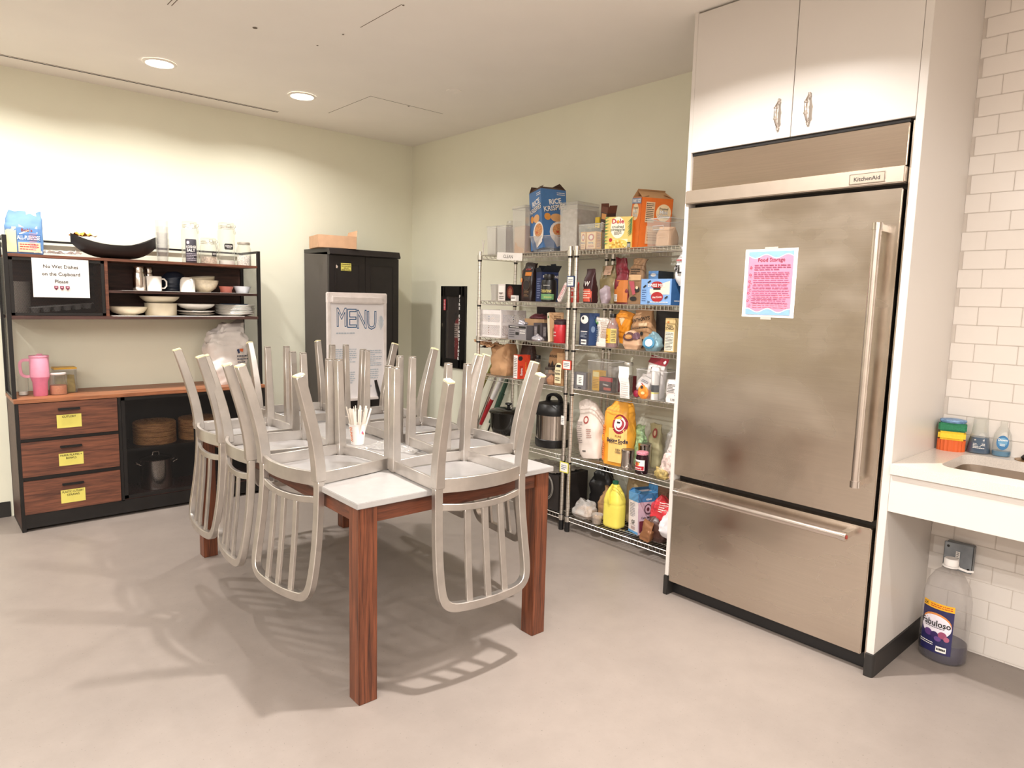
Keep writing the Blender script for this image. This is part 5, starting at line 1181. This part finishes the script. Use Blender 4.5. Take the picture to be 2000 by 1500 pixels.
G().lathe([(.045, .118), (.046, .122), (.046, .138), (.034, .150), (.02, .152)], 28).build('lid', P('#38262A', .4), t, smooth=True)
deco(t, curved(.0465, -.1, .01, .08), .08, .10, [('t', WPAPER, 'gers', .35, .6, .13, .02, 0, .5), ('b', WPAPER, .15, .3, .6, .42, 1)], nx=4)
# ---- right rack third shelf
t = rt('cider_carton', 'navy carton with a white apple shape, leftmost on the third shelf', 'box', -.325, -2.487, S3, -5); W_, D_, H_ = .085, .085, .198
carton(t, W_, D_, H_, P('#26304A', .5)); deco(t, front(W_, D_), W_, H_, [('e', WPAPER, .5, .80, .40, .13), ('e', INK, .35, .84, .12, .05), ('r', WPAPER, .15, .42, .85, .44), ('b', P('#A8B0C0', .5), .15, .24, .8, .4, 4), ('r', WPAPER, .22, .03, .80, .18), ('b', INK, .26, .05, .76, .16, 1)])
deco(t, right(W_, D_), D_, H_, [('r', P('#38507C', .5), 0, 0, 1, 1), ('e', P('#8AA0C0', .5), .4, .5, .2, .1)])
rbag('sugar_bag', 'white paper bag with brown print and green dot on the third shelf', -.310, -2.625, S3, .135, .08, .175, mat('white_bag_paper', '#E9DFD6', .6, bump=.25), 23, [('e', P('#5C9A4C', .5), .12, .84, .10, .09), ('b', P('#A88468', .5), .35, .3, .95, .85, 8), ('b', P('#7A8A9A', .5), .05, .15, .28, .7, 8)], prof=FLOPP)
rbag('chips_pouch', 'bright orange pouch leaning behind the white paper bag', -.21, -2.630, S3+.03, .13, .05, .19, P('#EE9A2C', .4, bump=.2), 24, [('p', P('#F4D8A8', .5), [(.35, .75), (.6, .55), (.65, .85)])], tilt=14, prof=OPENP)
t = rt('vinegar_bottle', 'amber glass cider vinegar bottle with a yellow label on the third shelf', 'bottle', -.355, -2.700, S3)
AMB = clear('amber_glass', (.85, .50, .25), .25)
G().lathe([(.034, 0), (.037, .005), (.037, .115), (.030, .140), (.016, .165), (.015, .182)], 28).build('bottle_glass', AMB, t, smooth=True)
G().lathe([(.032, .004), (.035, .008), (.035, .112), (.028, .137)], 28).build('vinegar', P('#9A4A1A', .2), t, smooth=True); lid(t, .0185, .178, .022, BLK, 'cap')
deco(t, curved(.0375, 0, .028, .10), .10, .085, [('r', P('#E8B43C', .5), 0, 0, .62, 1), ('r', P('#E2C878', .5), .64, 0, 1, 1), ('p', P('#B82C28', .5), [(.04, .98), (.5, .98), (.4, .75), (.15, .68)]), ('b', P('#8A2A20', .5), .05, .1, .5, .6, 4), ('b', INK, .68, .1, .96, .9, 7)], nx=8)
rbag('kraft_pouch', 'kraft bag with dark brush lettering at the back of the third shelf', -.235, -2.850, S3+.0, .150, .08, .235, KRAFT, 26, [('t', INK, "ANTHONY'S", .5, .74, .09, .04, .08, .86), ('r', P('#D8BE98', .5), .45, .56, .85, .64), ('b', INK, .15, .50, .9, .55, 1), ('e', INK, .6, .38, .07, .05), ('p', INK, [(.2, .1), (.35, .24), (.5, .12), (.65, .26), (.85, .1), (.6, .02)])], prof=OPENP, tilt=-6)
rbag('date_bag', 'kraft pouch with a dark oval picture hanging low over the third shelf edge', -.370, -2.862, S3-.02+.022, .125, .05, .105, mat('tan_pouch', '#C8A080', .6, bump=.2), 27, [('e', P('#4A2A2C', .5), .42, .70, .36, .24), ('e', P('#A8703C', .5), .42, .68, .22, .13), ('b', P('#E0B070', .5), .28, .6, .56, .78, 3), ('e', P('#5C3A48', .5), .85, .75, .2, .2)], prof=LUMP, cr=.005)
rbag('frozen_bag', 'blue and silver crinkled bag with a round badge on the third shelf', -.345, -2.990, S3, .115, .07, .105, mat('blue_silver_film', '#7FA0AC', .3, .2, vary=.35, scale=18, bump=.5), 28, [('e', P('#4A8AAE', .5), .5, .45, .34, .32), ('e', WPAPER, .5, .45, .22, .2)], prof=LUMP, cr=.010)
t = rt('starch_carton', 'tall narrow pale yellow starch carton on the third shelf', 'box', -.300, -3.085, S3); W_, D_, H_ = .065, .05, .188
carton(t, W_, D_, H_, P('#DCC088', .6)); deco(t, front(W_, D_), W_, H_, [('e', P('#C87A3A', .5), .3, .88, .12, .03), ('t', INK, 'Potato', .5, .78, .06, .02, 0, .8), ('t', INK, 'STARCH', .5, .70, .075, .04, 0, .84), ('r', P('#EFE6D4', .5), .06, .04, .94, .6), ('b', INK, .1, .06, .9, .58, 12)])
t = rt('dark_storage_box', 'large dark box filling the back of the third shelf', 'box', -.15, -3.04, S3); carton(t, .26, .14, .225, P('#221F20', .5))

# ---- fourth shelf left
rbag('paper_bag', 'big crumpled brown paper bag spilling over the left end of the fourth shelf', -.235, -1.600, S4, .205, .18, .225, KRAFT, 41, None, cr=.024, nf=10, e=.55, prof=[(0, .9, .95, 0), (.15, 1, 1, 0), (.6, .95, .95, 0), (.85, .9, .8, -.01), (1, .7, .5, -.02)])
t = rt('bag_mouth', 'torn brown paper bag mouth sticking out left of the rack', 'bag', -.32, -1.475, S4+.185); 
crumple_sheet(.17, .12, 14, .045, 12).rot(Matrix.Rotation(.15, 4, 'Y')).build('paper_flap', KRAFT, t, smooth=True)
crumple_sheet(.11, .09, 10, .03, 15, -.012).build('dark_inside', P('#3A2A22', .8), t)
rbag('dark_bag', 'dark brown bag behind the crumpled paper bag', -.14, -1.75, S4, .13, .10, .235, P('#4A3630', .6, bump=.3), 43, None, cr=.012)
t = rt('tissue_box', 'orange-red box with white end panel on the fourth shelf', 'box', -.300, -1.850, S4, -12); W_, D_, H_ = .060, .100, .165
carton(t, W_, D_, H_, P('#D8452A', .45)); deco(t, front(W_, D_), W_, H_, [('r', WPAPER, .04, .02, .96, .98), ('b', P('#7A7068', .5), .15, .1, .85, .9, 11)])
deco(t, right(W_, D_), D_, H_, [('e', INK, .2, .86, .18, .10), ('r', P('#B8321E', .5), .16, .05, .42, .55), ('t', WPAPER, 'Extra', .29, .3, .10, .03, PI/2, .4), ('b', P('#F0C040', .5), .6, .3, .68, .7, 8)])
t = rt('spice_jar', 'small jar with a black lid beside the orange-red box', 'jar', -.22, -1.925, S4); jar(t, [(.022, 0), (.024, .003), (.024, .12), (.018, .14)], [(.022, 0), (.0225, .1)], P('#A8885C', .7)); lid(t, .020, .14, .025, BLK)
rbag('kraft_pouch', 'kraft bag with jagged dark pattern at the back of the fourth shelf', -.20, -2.095, S4, .115, .08, .238, KRAFT, 45, [('t', INK, "ANTHONY'S", .5, .72, .07, .04, 0, .8), ('p', P('#2E2622', .6), [(.05, .05), (.05, .45), (.2, .55), (.3, .42), (.45, .6), (.6, .44), (.8, .56), (.95, .4), (.95, .05)])], prof=OPENP)
rbag('cane_sugar_bag', 'brown sugar bag with an arched cream label by the rack post', -.345, -2.275, S4, .078, .05, .205, mat('sugar_kraft', '#A8825A', .6, bump=.2), 46, [('r', P('#EBDCB4', .5), .14, .08, .86, .62), ('e', P('#EBDCB4', .5), .5, .62, .36, .10), ('r', INK, .25, .58, .75, .66), ('t', INK, 'SUGAR', .5, .48, .05, .01, 0, .55), ('t', INK, 'RAW', .5, .38, .07, .06, 0, .55), ('b', INK, .25, .15, .75, .28, 2)])
t = rt('dark_jar', 'glass jar with metal band at the front of the fourth shelf', 'jar', -.335, -2.165, S4); jar(t, [(.032, 0), (.035, .003), (.035, .085), (.030, .095)], [(.032, 0), (.033, .06)], P('#6A4A3A', .6)); lid(t, .033, .093, .014, P('#5A524C', .4, .6))
rbag('small_brown_packet', 'small crumpled brown packet in front of the cane sugar', -.355, -2.205, S4, .05, .04, .06, P('#A07050', .6), 47, None, prof=LUMP, cr=.008)
# ---- fourth shelf right
t = rt('white_tin', 'small silver-framed white tin at the left of the fourth shelf', 'tin', -.350, -2.470, S4); W_, D_, H_ = .098, .05, .105
carton(t, W_, D_, H_, P('#8E8C90', .35, .5)); deco(t, front(W_, D_), W_, H_, [('r', WPAPER, .25, .25, .80, .85), ('b', INK, .4, .35, .65, .75, 4), ('r', INK, .38, .05, .64, .1)])
t = rt('clear_bin', 'clear bin holding yellow and red tea packets on the fourth shelf', 'bin', -.300, -2.625, S4); bin_(t, .190, .15, .185, PLAST, .97)
t = rt('yellow_tea_box', 'yellow box inside the clear bin on the fourth shelf', 'box', -.315, -2.575, S4+.003); W_, D_, H_ = .058, .06, .12; carton(t, W_, D_, H_, P('#E8B42C', .5)); deco(t, front(W_, D_), W_, H_, [('r', P('#F0E2A0', .5), .1, .7, .9, .95), ('b', P('#A87A20', .5), .1, .1, .9, .6, 6)])
t = rt('red_tea_box', 'black and red box inside the clear bin on the fourth shelf', 'box', -.330, -2.660, S4+.003); W_, D_, H_ = .105, .04, .088; carton(t, W_, D_, H_, P('#3A2226', .5)); deco(t, front(W_, D_), W_, H_, [('r', P('#C8303A', .5), 0, .72, 1, 1), ('t', WPAPER, 'Lindor', .5, .5, .13, .02, -.12, .6), ('r', P('#C85A4A', .5), .35, .12, .9, .3)])
rbag('clear_wrap', 'crinkled clear wrap at the back of the same clear bin', -.26, -2.64, S4+.003, .09, .06, .15, clear('wrap_film', (.8, .75, .7), .4, .1), 52, None, cr=.012)
t = rt('red_pack', 'dark red carton behind the tall glass jar', 'box', -.22, -2.72, S4); carton(t, .08, .08, .10, P('#8A2430', .5))
t = rt('spice_grinder', 'glass jar with a pale metal lid behind the hanging receipt', 'jar', -.310, -2.795, S4); jar(t, [(.028, 0), (.030, .003), (.030, .15), (.024, .17)], [(.028, 0), (.028, .11)], P('#6A5844', .6)); lid(t, .027, .172, .022, P('#C8C4BA', .35, .6))
t = rt('receipt', 'long white paper receipt hanging in front of a jar on the fourth shelf', 'receipt', RX0-.002, -2.843, S4-.01)
g = G(); ys = [0, .03, .08, .12, .15, .185]; dx = [0, -.002, -.003, -.008, -.006, -.008]
for (z, q) in zip(ys, dx): g.v += [(-.034+q-(.006 if z > .1 else 0), q, z), (.036+q, q, z)]
g.f = [(2*i, 2*i+1, 2*i+3, 2*i+2) for i in range(5)]; g.build('paper', WPAPER, t); deco(t, lambda s, h, o: (s-.034, -.002-o, h), .07, .12, [('b', P('#C8C4C0', .6), .1, .05, .9, .95, 9)], base=.003)
t = rt('white_bottle', 'small white capped bottle lying at the front of the fourth shelf', 'bottle', -.352, -2.795, S4+.017); G().lathe([(.016, 0), (.017, .004), (.017, .06), (.012, .07)], 20).rot(Matrix.Rotation(-PI/2, 4, 'X')).build('bottle_body', WPAPER, t, smooth=True)
deco(t, lambda s, h, o: (s-.01, -.001-o, h-.01), .02, .02, [('e', P('#3A4A6A', .5), .5, .5, .3, .3), ('e', WPAPER, .5, .5, .18, .18)])
t = rt('clear_bin', 'large clear bin of white packets near the refrigerator, fourth shelf', 'bin', -.290, -3.010, S4); bin_(t, .215, .16, .165, PLAST, .96)
WF = mat('white_foil_bag', '#ECE4E0', .4, bump=.3)
rbag('white_snack_bag', 'white snack bag with a dark red top standing in the large clear bin', -.290, -2.965, S4+.004, .125, .06, .240, WF, 54, [('r', P('#8E2430', .5), .0, .82, 1, 1.0), ('b', P('#5A4A50', .5), .3, .6, .7, .75, 2)], tilt=8, prof=OPENP)
rbag('cookie_packet', 'small white packet printed with red shapes in the large clear bin', -.345, -2.935, S4+.04, .085, .04, .09, WF, 55, [('e', P('#B03A3A', .5), .45, .4, .2, .14), ('e', P('#C87A3A', .5), .7, .3, .12, .1), ('b', P('#3A4A6A', .5), .3, .62, .85, .8, 2)], tilt=18)
rbag('candy_bag', 'small orange candy bag at the front of the fourth shelf', -.352, -2.955, S4, .068, .05, .085, mat('orange_film', '#E58A34', .35, vary=.2, scale=40, bump=.3), 56, [('e', INK, .4, .78, .14, .10), ('e', P('#F0C890', .5), .6, .4, .2, .1)], prof=LUMP)
t = rt('red_ball_bottle', 'dark red round cap beside the orange candy bag', 'bottle', -.358, -2.905, S4); G().lathe([(.006, 0), (.018, .006), (.023, .022), (.018, .038), (.006, .044)], 20).build('cap', P('#8E1E3A', .35), t, smooth=True)
t = rt('squeeze_bottle', 'white and black bottle with a pale yellow ring near the orange candy bag', 'bottle', -.345, -3.020, S4)
G().lathe([(.022, 0), (.023, .003), (.023, .045)], 24).build('cap', WPAPER, t, smooth=True); G().lathe([(.0225, .040), (.0225, .085)], 24).build('dark_band', P('#2A3038', .4), t, smooth=True); G().lathe([(.0228, .085), (.024, .10), (.026, .17), (.022, .185)], 24).build('bottle_body', WPAPER, t, smooth=True)
G().lathe([(.0235, .036), (.0235, .044)], 24).build('ring', P('#E8D87A', .4), t, smooth=True)
rbag('tag_packet', 'white printed packet at the front right of the fourth shelf', -.352, -3.150, S4, .088, .03, .125, WF, 57, [('b', INK, .15, .45, .7, .85, 6), ('t', INK, '5.99', .6, .15, .09, .02, 0, .4), ('b', P('#6A4A6A', .5), .72, .3, .9, .5, 2)])
rbag('dark_tool_bundle', 'dark bundle of brown and blue packets above the white printed packet', -.24, -3.17, S4, .12, .10, .20, mat('dark_bundle', '#4A3634', .5, vary=.5, scale=18, bump=.4), 58, [('r', P('#5E8AA0', .5), .55, .35, .8, .85)], cr=.014)

# ---- fifth shelf left
t = rt('enamel_pot', 'black lidded roasting pot on the fifth shelf of the left rack', 'pot', -.215, -1.625, S5)
G().lathe([(.095, 0), (.112, .012), (.130, .06), (.135, .155), (.137, .162), (.130, .165)], 40).build('pot_body', mat('gloss_black_enamel', '#15130F', .15), t, smooth=True)
G().lathe([(.144, .162), (.145, .168), (.137, .176), (.09, .190), (.02, .198)], 40).build('lid', MC['gloss_black_enamel'], t, smooth=True)
G().lathe([(.010, .196), (.012, .212), (.026, .220), (.024, .230), (.01, .232)], 20).build('lid_knob', BLK, t, smooth=True)
for s in (-1, 1): G().box(s*.137-.02*(s < 0), s*.137+.02*(s > 0), -.03, .03, .12, .135).build('handle', MC['gloss_black_enamel'], t, .004)
t = rt('pressure_cooker', 'stainless electric pressure cooker with black lid on the fifth shelf', 'cooker', -.220, -2.100, S5)
G().lathe([(.120, 0), (.124, .01), (.124, .05), (.120, .055)], 40).build('base', BLK, t, smooth=True)
G().lathe([(.119, .054), (.119, .220)], 40).build('steel_wall', STEELB, t, smooth=True)
G().lathe([(.125, .218), (.127, .226), (.127, .262), (.110, .292), (.06, .304), (.02, .306)], 40).build('lid', BLK, t, smooth=True)
G().sweep(bez([(-.062, 0, .298), (-.050, 0, .335), (0, 0, .352), (.050, 0, .335), (.062, 0, .298)], 5), .018, .034, ref=(0, 1, 0)).build('lid_handle', BLK, t, .004, True)
for s in (-1, 1): G().box(s*.135-.016, s*.135+.016, -.03, .03, .19, .22).build('side_handle', BLK, t, .005)
# poles behind the left rack
def pole(nm, lb, y0, y1, cols, r, cat='pole', x0=-.20, x1=-.03, z1=1.25):
    t = thing(nm, lb, cat, (x0, y0, 0))
    n = len(cols); d = Vector((x1-x0, y1-y0, z1))
    for i, (f0, f1, m_, nmn, k) in enumerate(cols): G().tube([d*f0, d*f1], r*k, 10).build(nmn, m_, t, smooth=True)
    t.location.z = .004
pole('broom', 'steel broom pole leaning against the wall left of the cookers', -.91, -1.43, [(0, 1, STEELB, 'pole', 1)], .011, 'pole', -.12, -.02, 1.2)
pole('baseball_bat', 'red, white and black striped bat leaning behind the left rack', -.86, -1.44, [(0, .45, P('#DCD4CE', .4), 'handle', .8), (.45, .66, P('#A8242C', .4), 'red_band', 1.1), (.66, 1, P('#E4E0DE', .4), 'barrel', 1.25)], .015, 'bat', -.10, -.025, 1.04)
pole('umbrella', 'furled dark green umbrella leaning behind the left rack', -1.04, -1.455, [(0, .5, BLK, 'shaft', .5), (.5, .75, P('#2E4A3A', .6), 'canopy', 1.5), (.75, 1, P('#2E4A3A', .6), 'canopy_top', 1.2)], .0145, 'umbrella', -.10, -.024, .99)
pole('mop', 'olive green mop pole leaning at the left end of the rack', -.74, -1.30, [(0, 1, P('#7A7434', .5), 'pole', 1)], .012, 'mop', -.14, -.02, 1.12)
# ---- fifth shelf right
rbag('flour_sack', 'tall white flour sack with faded print slumping by the rack posts', -.270, -2.515, S5, .165, .13, .370, mat('white_flour_paper', '#E6D8CE', .65, bump=.2, scale=10), 61,
     [('e', P('#A84A44', .5), .56, .66, .13, .065), ('e', P('#E4D2C8', .5), .56, .66, .08, .04), ('b', P('#8A7C78', .6), .06, .26, .38, .64, 11), ('b', P('#4A4442', .6), .34, .10, .52, .16, 1), ('b', P('#B08478', .6), .6, .35, .85, .52, 5)],
     tilt=-8, prof=[(0, .80, .9, .01), (.1, .95, 1, 0), (.5, 1.08, 1, 0), (.8, .92, .6, 0), (.93, .80, .3, -.01), (1, .45, .12, -.02)], cr=.007)
rbag('baking_soda_sack', 'large orange baking soda sack with a round arm emblem on the fifth shelf', -.270, -2.720, S5, .180, .14, .385, mat('orange_sack_plastic', '#F0A93A', .4, vary=.05, bump=.25, scale=10), 62,
     [('r', P('#EE8A44', .5), -.0, .06, .16, .62), ('b', P('#A8602A', .5), .02, .12, .15, .6, 14), ('r', P('#F2C878', .5), .34, .06, .98, .60), ('e', P('#9A2434', .5), .72, .67, .27, .155), ('e', P('#F0E4DC', .5), .72, .675, .20, .115), ('e', P('#9A2434', .5), .74, .665, .15, .085), ('e', P('#F0E4DC', .5), .70, .68, .11, .065), ('r', P('#2A1E24', .5), .62, .68, .74, .71),
      ('t', P('#8A4A24', .5), 'PURE', .72, .48, .035, .01, 0, .3), ('t', P('#22203C', .5), 'Baking Soda', .66, .41, .06, .05, 0, .74), ('b', P('#22203C', .5), .38, .355, .9, .375, 1), ('t', P('#22203C', .5), '100+', .74, .27, .032, .04), ('t', P('#22203C', .5), 'USES', .74, .23, .032, .04)],
     rot=6, prof=[(0, .92, .9, 0), (.06, 1, 1, 0), (.6, 1, 1, 0), (.7, .94, .85, 0), (.85, .98, .75, .0), (1, .5, .4, .02)], cr=.009, nx=8)
rbag('herb_bag', 'green and white patterned bag beside the orange baking soda sack', -.21, -2.835, S5+.0, .06, .05, .25, mat('green_white_print', '#9AB88A', .5, vary=.6, scale=45, bump=.3), 64, None, cr=.012)
rbag('tea_pouch', 'tan pouch with a red oval behind the steel tins', -.16, -2.905, S5, .085, .05, .27, mat('tan_film', '#A8A07C', .5, vary=.15, bump=.3), 65, [('e', P('#8A3A34', .5), .6, .78, .2, .11), ('e', P('#C8B090', .5), .6, .78, .1, .06)], cr=.008)
rbag('clear_pouch', 'crinkled translucent pouch leaning behind the jam jar', -.11, -2.975, S5, .09, .05, .245, clear('cloudy_film', (.8, .76, .66), .5, .15), 66, None, cr=.012, tilt=10)
for x, y, r, h, lb in ((-.330, -2.835, .038, .118, 'front polished steel tin on the fifth shelf'), (-.225, -2.880, .040, .150, 'taller steel tin behind the front one on the fifth shelf')):
    t = rt('steel_tin', lb, 'tin', x, y, S5); G().lathe([(r*.97, 0), (r, .003), (r, h-.02), (r*1.03, h-.018), (r*1.03, h-.002), (r*.98, h)], 32).build('tin_body', STEELB, t, smooth=True)
    G().lathe([(r*.96, h), (r*.8, h+.001)], 32).build('lid', P('#8A847C', .3, .8), t)
t = rt('jam_jar', 'dark jam jar with a gingham lid and a red label', 'jar', -.345, -2.955, S5)
G().lathe([(.034, 0), (.037, .004), (.037, .095), (.032, .112), (.032, .116)], 28).build('jar_glass', P('#2A1018', .1), t, smooth=True); lid(t, .0345, .112, .016, P('#D88A9A', .4, vary=.5, scale=180))
deco(t, curved(.0375, -.1, .022, .085), .085, .062, [('r', WPAPER, 0, 0, 1, 1), ('r', P('#B8202C', .5), .04, .04, .96, .42), ('e', P('#D8A04A', .5), .45, .62, .2, .2), ('e', P('#B8322E', .5), .45, .60, .1, .14), ('t', P('#2A3A2A', .5), 'Bonne', .5, .82, .16, .03, 0, .6), ('t', WPAPER, 'Raspberry', .5, .24, .16, .02, 0, .6)], nx=8)
rbag('white_sack', 'white sack with a small red leaf print at the right of the fifth shelf', -.20, -3.110, S5, .115, .09, .300, mat('soft_white_sack', '#DDD6D2', .6, bump=.25, vary=.06), 67, [('e', P('#8A2A40', .5), .68, .27, .06, .05), ('b', P('#7A7470', .5), .08, .42, .45, .48, 2)], cr=.011, prof=OPENP)
rbag('patterned_bag', 'small white and red patterned bag at the front right of the fifth shelf', -.310, -3.130, S5, .110, .08, .150, mat('red_white_print', '#DCC4BC', .5, vary=.5, scale=45, bump=.3), 68, None, cr=.011, prof=LUMP, nf=20)
rbag('gold_wrapper_bag', 'yellowish clear bag of sweets before the patterned bag', -.350, -3.100, S5, .10, .05, .055, mat('gold_print', '#A8925A', .4, vary=.6, scale=45, bump=.5), 69, None, cr=.010, prof=LUMP, nf=22)
rbag('dark_pouch', 'dark purple-brown pouch leaning behind the jam jar towards the white sack', -.19, -3.03, S5+.05, .05, .04, .17, P('#38262C', .5), 70, None, tilt=28)
t = rt('black_bottle', 'black bottle between the flour sack and the orange sack', 'bottle', -.13, -2.56, S5); G().lathe([(.035, 0), (.037, .004), (.037, .21), (.030, .24), (.014, .26), (.014, .29)], 24).build('bottle_body', BLK, t, smooth=True)

# ---- bottom shelf left
t = rt('roasting_tray', 'dark carton with foil and papers on top, left rack bottom shelf', 'box', -.225, -2.11, S6); carton(t, .40, .28, .235, P('#2A2422', .6)); 
tag(crumple_sheet(.38, .26, 26, .014, 33).build('foil_sheet', mat('crumpled_foil', '#9A9088', .3, .6, vary=.35, scale=20), None, loc=(-.235, -2.09, S6+.236), rz=RK), 'crumpled silver foil and netting on the dark carton', 'foil')
t = rt('cable_coil', 'black cable coil hanging on the front of the dark carton', 'cable', -.372, -2.20, S6+.06)
for k in range(2): G().tube([((.055+.012*k)*math.cos(a), -.004*k, .085+(.075+.01*k)*math.sin(a)) for a in [2*PI*q/20 for q in range(20)]], .0028, 6, True).build('cable_loop', P('#8A847C', .4), t)
# ---- bottom shelf right
t = rt('lemon_juice_jug', 'yellow plastic jug with dark green cap on the bottom shelf', 'jug', -.295, -2.725, S6)
YJ = mat('yellow_jug_plastic', '#EFDF62', .4, vary=.03); e_ = .6
_, _m = bag(t, 'jug_body', YJ, .128, .10, .262, [(0, .90, .9, 0), (.03, 1, 1, 0), (.52, 1, 1, 0), (.555, .95, .96, 0), (.58, 1.0, 1, 0), (.64, .99, .98, 0), (.80, .82, .8, 0), (.92, .56, .55, 0), (1, .34, .38, 0)], 1, .0004, e=.55, n=40)
G().sweep(bez([(.0, -.010, .255), (.0, -.052, .240), (.004, -.060, .19), (.004, -.050, .150)], 5), .020, .012, ref=(1, 0, 0)).build('handle', YJ, t, .004, True)
G().lathe([(.020, .262), (.021, .266)], 20).build('neck_ring', YJ, t); G().lathe([(.019, .264), (.019, .284), (.016, .286)], 20).build('cap', P('#1E5A40', .4), t, smooth=True)
t = rt('cake_mix_box', 'white and pink box with a blue top leaning on the bottom shelf', 'box', -.240, -2.905, S6, -20); W_, D_, H_ = .105, .135, .245; t.rotation_euler.y = math.radians(-3)
carton(t, W_, D_, H_, P('#E9DEE0', .5), flaps={'b': (.05, 5), 'l': (.03, -40), 'f': (.03, -60), 'r': (.03, -75)}, inner=P('#4A82B0', .5))
deco(t, front(W_, D_), W_, H_, [('r', P('#5C9AD0', .5), 0, .80, 1, 1), ('r', P('#5C9AD0', .5), 0, 0, 1, .06), ('b', P('#8A8A98', .5), .15, .4, .7, .75, 9), ('t', INK, 'GF', .5, .28, .09, .04, 0, .5), ('b', INK, .25, .20, .75, .22, 1), ('r', P('#B8A0A0', .5), .3, .1, .7, .17)])
deco(t, right(W_, D_), D_, H_, [('r', P('#C8AAB8', .5), 0, 0, 1, .8), ('r', P('#3C74A4', .5), 0, .80, 1, 1), ('t', WPAPER, 'KING', .55, .86, .045, .02, 0, .5), ('e', P('#5A4450', .5), .5, .62, .2, .13), ('e', P('#C8AAB8', .5), .5, .62, .15, .10), ('e', P('#5A2A34', .5), .5, .62, .07, .05), ('t', INK, 'Cake Mix', .4, .42, .05, .01, 0, .6), ('r', P('#6E2A36', .5), .05, .06, .55, .34)])
rbag('red_bag', 'shiny red crumpled bag at the right of the bottom shelf', -.25, -3.045, S6+.10, .15, .11, .15, mat('shiny_red_film', '#D83C44', .3, bump=.4, scale=14), 81, [('b', P('#F0E0D8', .5), .6, .5, .95, .9, 5)], prof=LUMP, cr=.020, nf=11)
rbag('white_foil_bag', 'white crumpled bag at the far right over the bottom shelf', -.33, -3.150, S6+.06, .11, .10, .13, mat('crumpled_white_film', '#E4DEE0', .35, bump=.4), 82, None, prof=LUMP, cr=.018, nf=12)
rbag('brown_bag', 'dark brown crumpled bag under the red bag', -.285, -3.055, S6, .14, .12, .135, mat('dark_brown_film', '#4A2E26', .35, bump=.4, scale=14), 83, None, prof=LUMP, cr=.016, nf=12)
rbag('copper_foil_pouch', 'upright copper-brown foil pouch at the front of the bottom shelf', -.345, -2.975+-.03, S6, .07, .04, .115, mat('copper_foil', '#9A6A48', .35, .3, bump=.4), 84, None, cr=.009, tilt=12)
rbag('bread_bag', 'clear bag of bread and wrappers hanging over the front of the bottom shelf', -.310, -2.500, S6, .15, .13, .110, clear('bread_film', (.92, .90, .87), .42, .12), 85, None, prof=LUMP, cr=.016, nf=12)
rbag('bread_loaf', 'white and orange-brown wrapped rolls inside the clear bread bag', -.305, -2.505, S6+.004, .115, .09, .075, mat('bread_print', '#D8B89C', .6, vary=.45, scale=35), 86, [('r', WPAPER, .2, .3, .7, .7), ('r', P('#C87A4A', .5), .1, .1, .3, .3)], prof=LUMP, cr=.010)
t = rt('plastic_cup', 'small frosted plastic tub between the bread bag and the yellow jug', 'cup', -.345, -2.630, S6); G().lathe([(.026, 0), (.028, .002), (.037, .058), (.039, .060), (.036, .058), (.027, .004)], 24).build('tub', FROST, t, smooth=True)
G().lathe([(.026, .004), (.032, .040)], 20).build('contents', P('#C8AC90', .8, vary=.3, scale=90), t)
rbag('kraft_bag', 'kraft paper bag with dark print behind the small tub', -.215, -2.590, S6, .105, .08, .205, mat('printed_kraft', '#A8845E', .7, vary=.25, scale=25, bump=.3), 87, None, cr=.011, prof=OPENP, tilt=6)
rbag('black_sack', 'big black plastic sack at the back of the bottom shelf', -.135, -2.50, S6, .20, .13, .290, mat('black_sack_film', '#161415', .45, bump=.3), 88, None, cr=.014, prof=LUMP)
rbag('tan_parcel', 'tan wrapped parcel behind the yellow jug', -.13, -2.780, S6, .16, .10, .285, mat('tan_parcel_paper', '#A08A66', .6, vary=.1, bump=.3), 89, None, cr=.010)
t = rt('brown_carton_flap', 'brown cardboard carton behind the white and pink box', 'box', -.115, -2.950, S6); carton(t, .15, .09, .25, P('#6A4A36', .8))
rbag('clear_back_bag', 'large cloudy clear bag at the back right of the bottom shelf', -.11, -3.12, S6, .17, .10, .27, clear('cloudy_bag', (.78, .74, .64), .5, .15), 90, None, cr=.014)
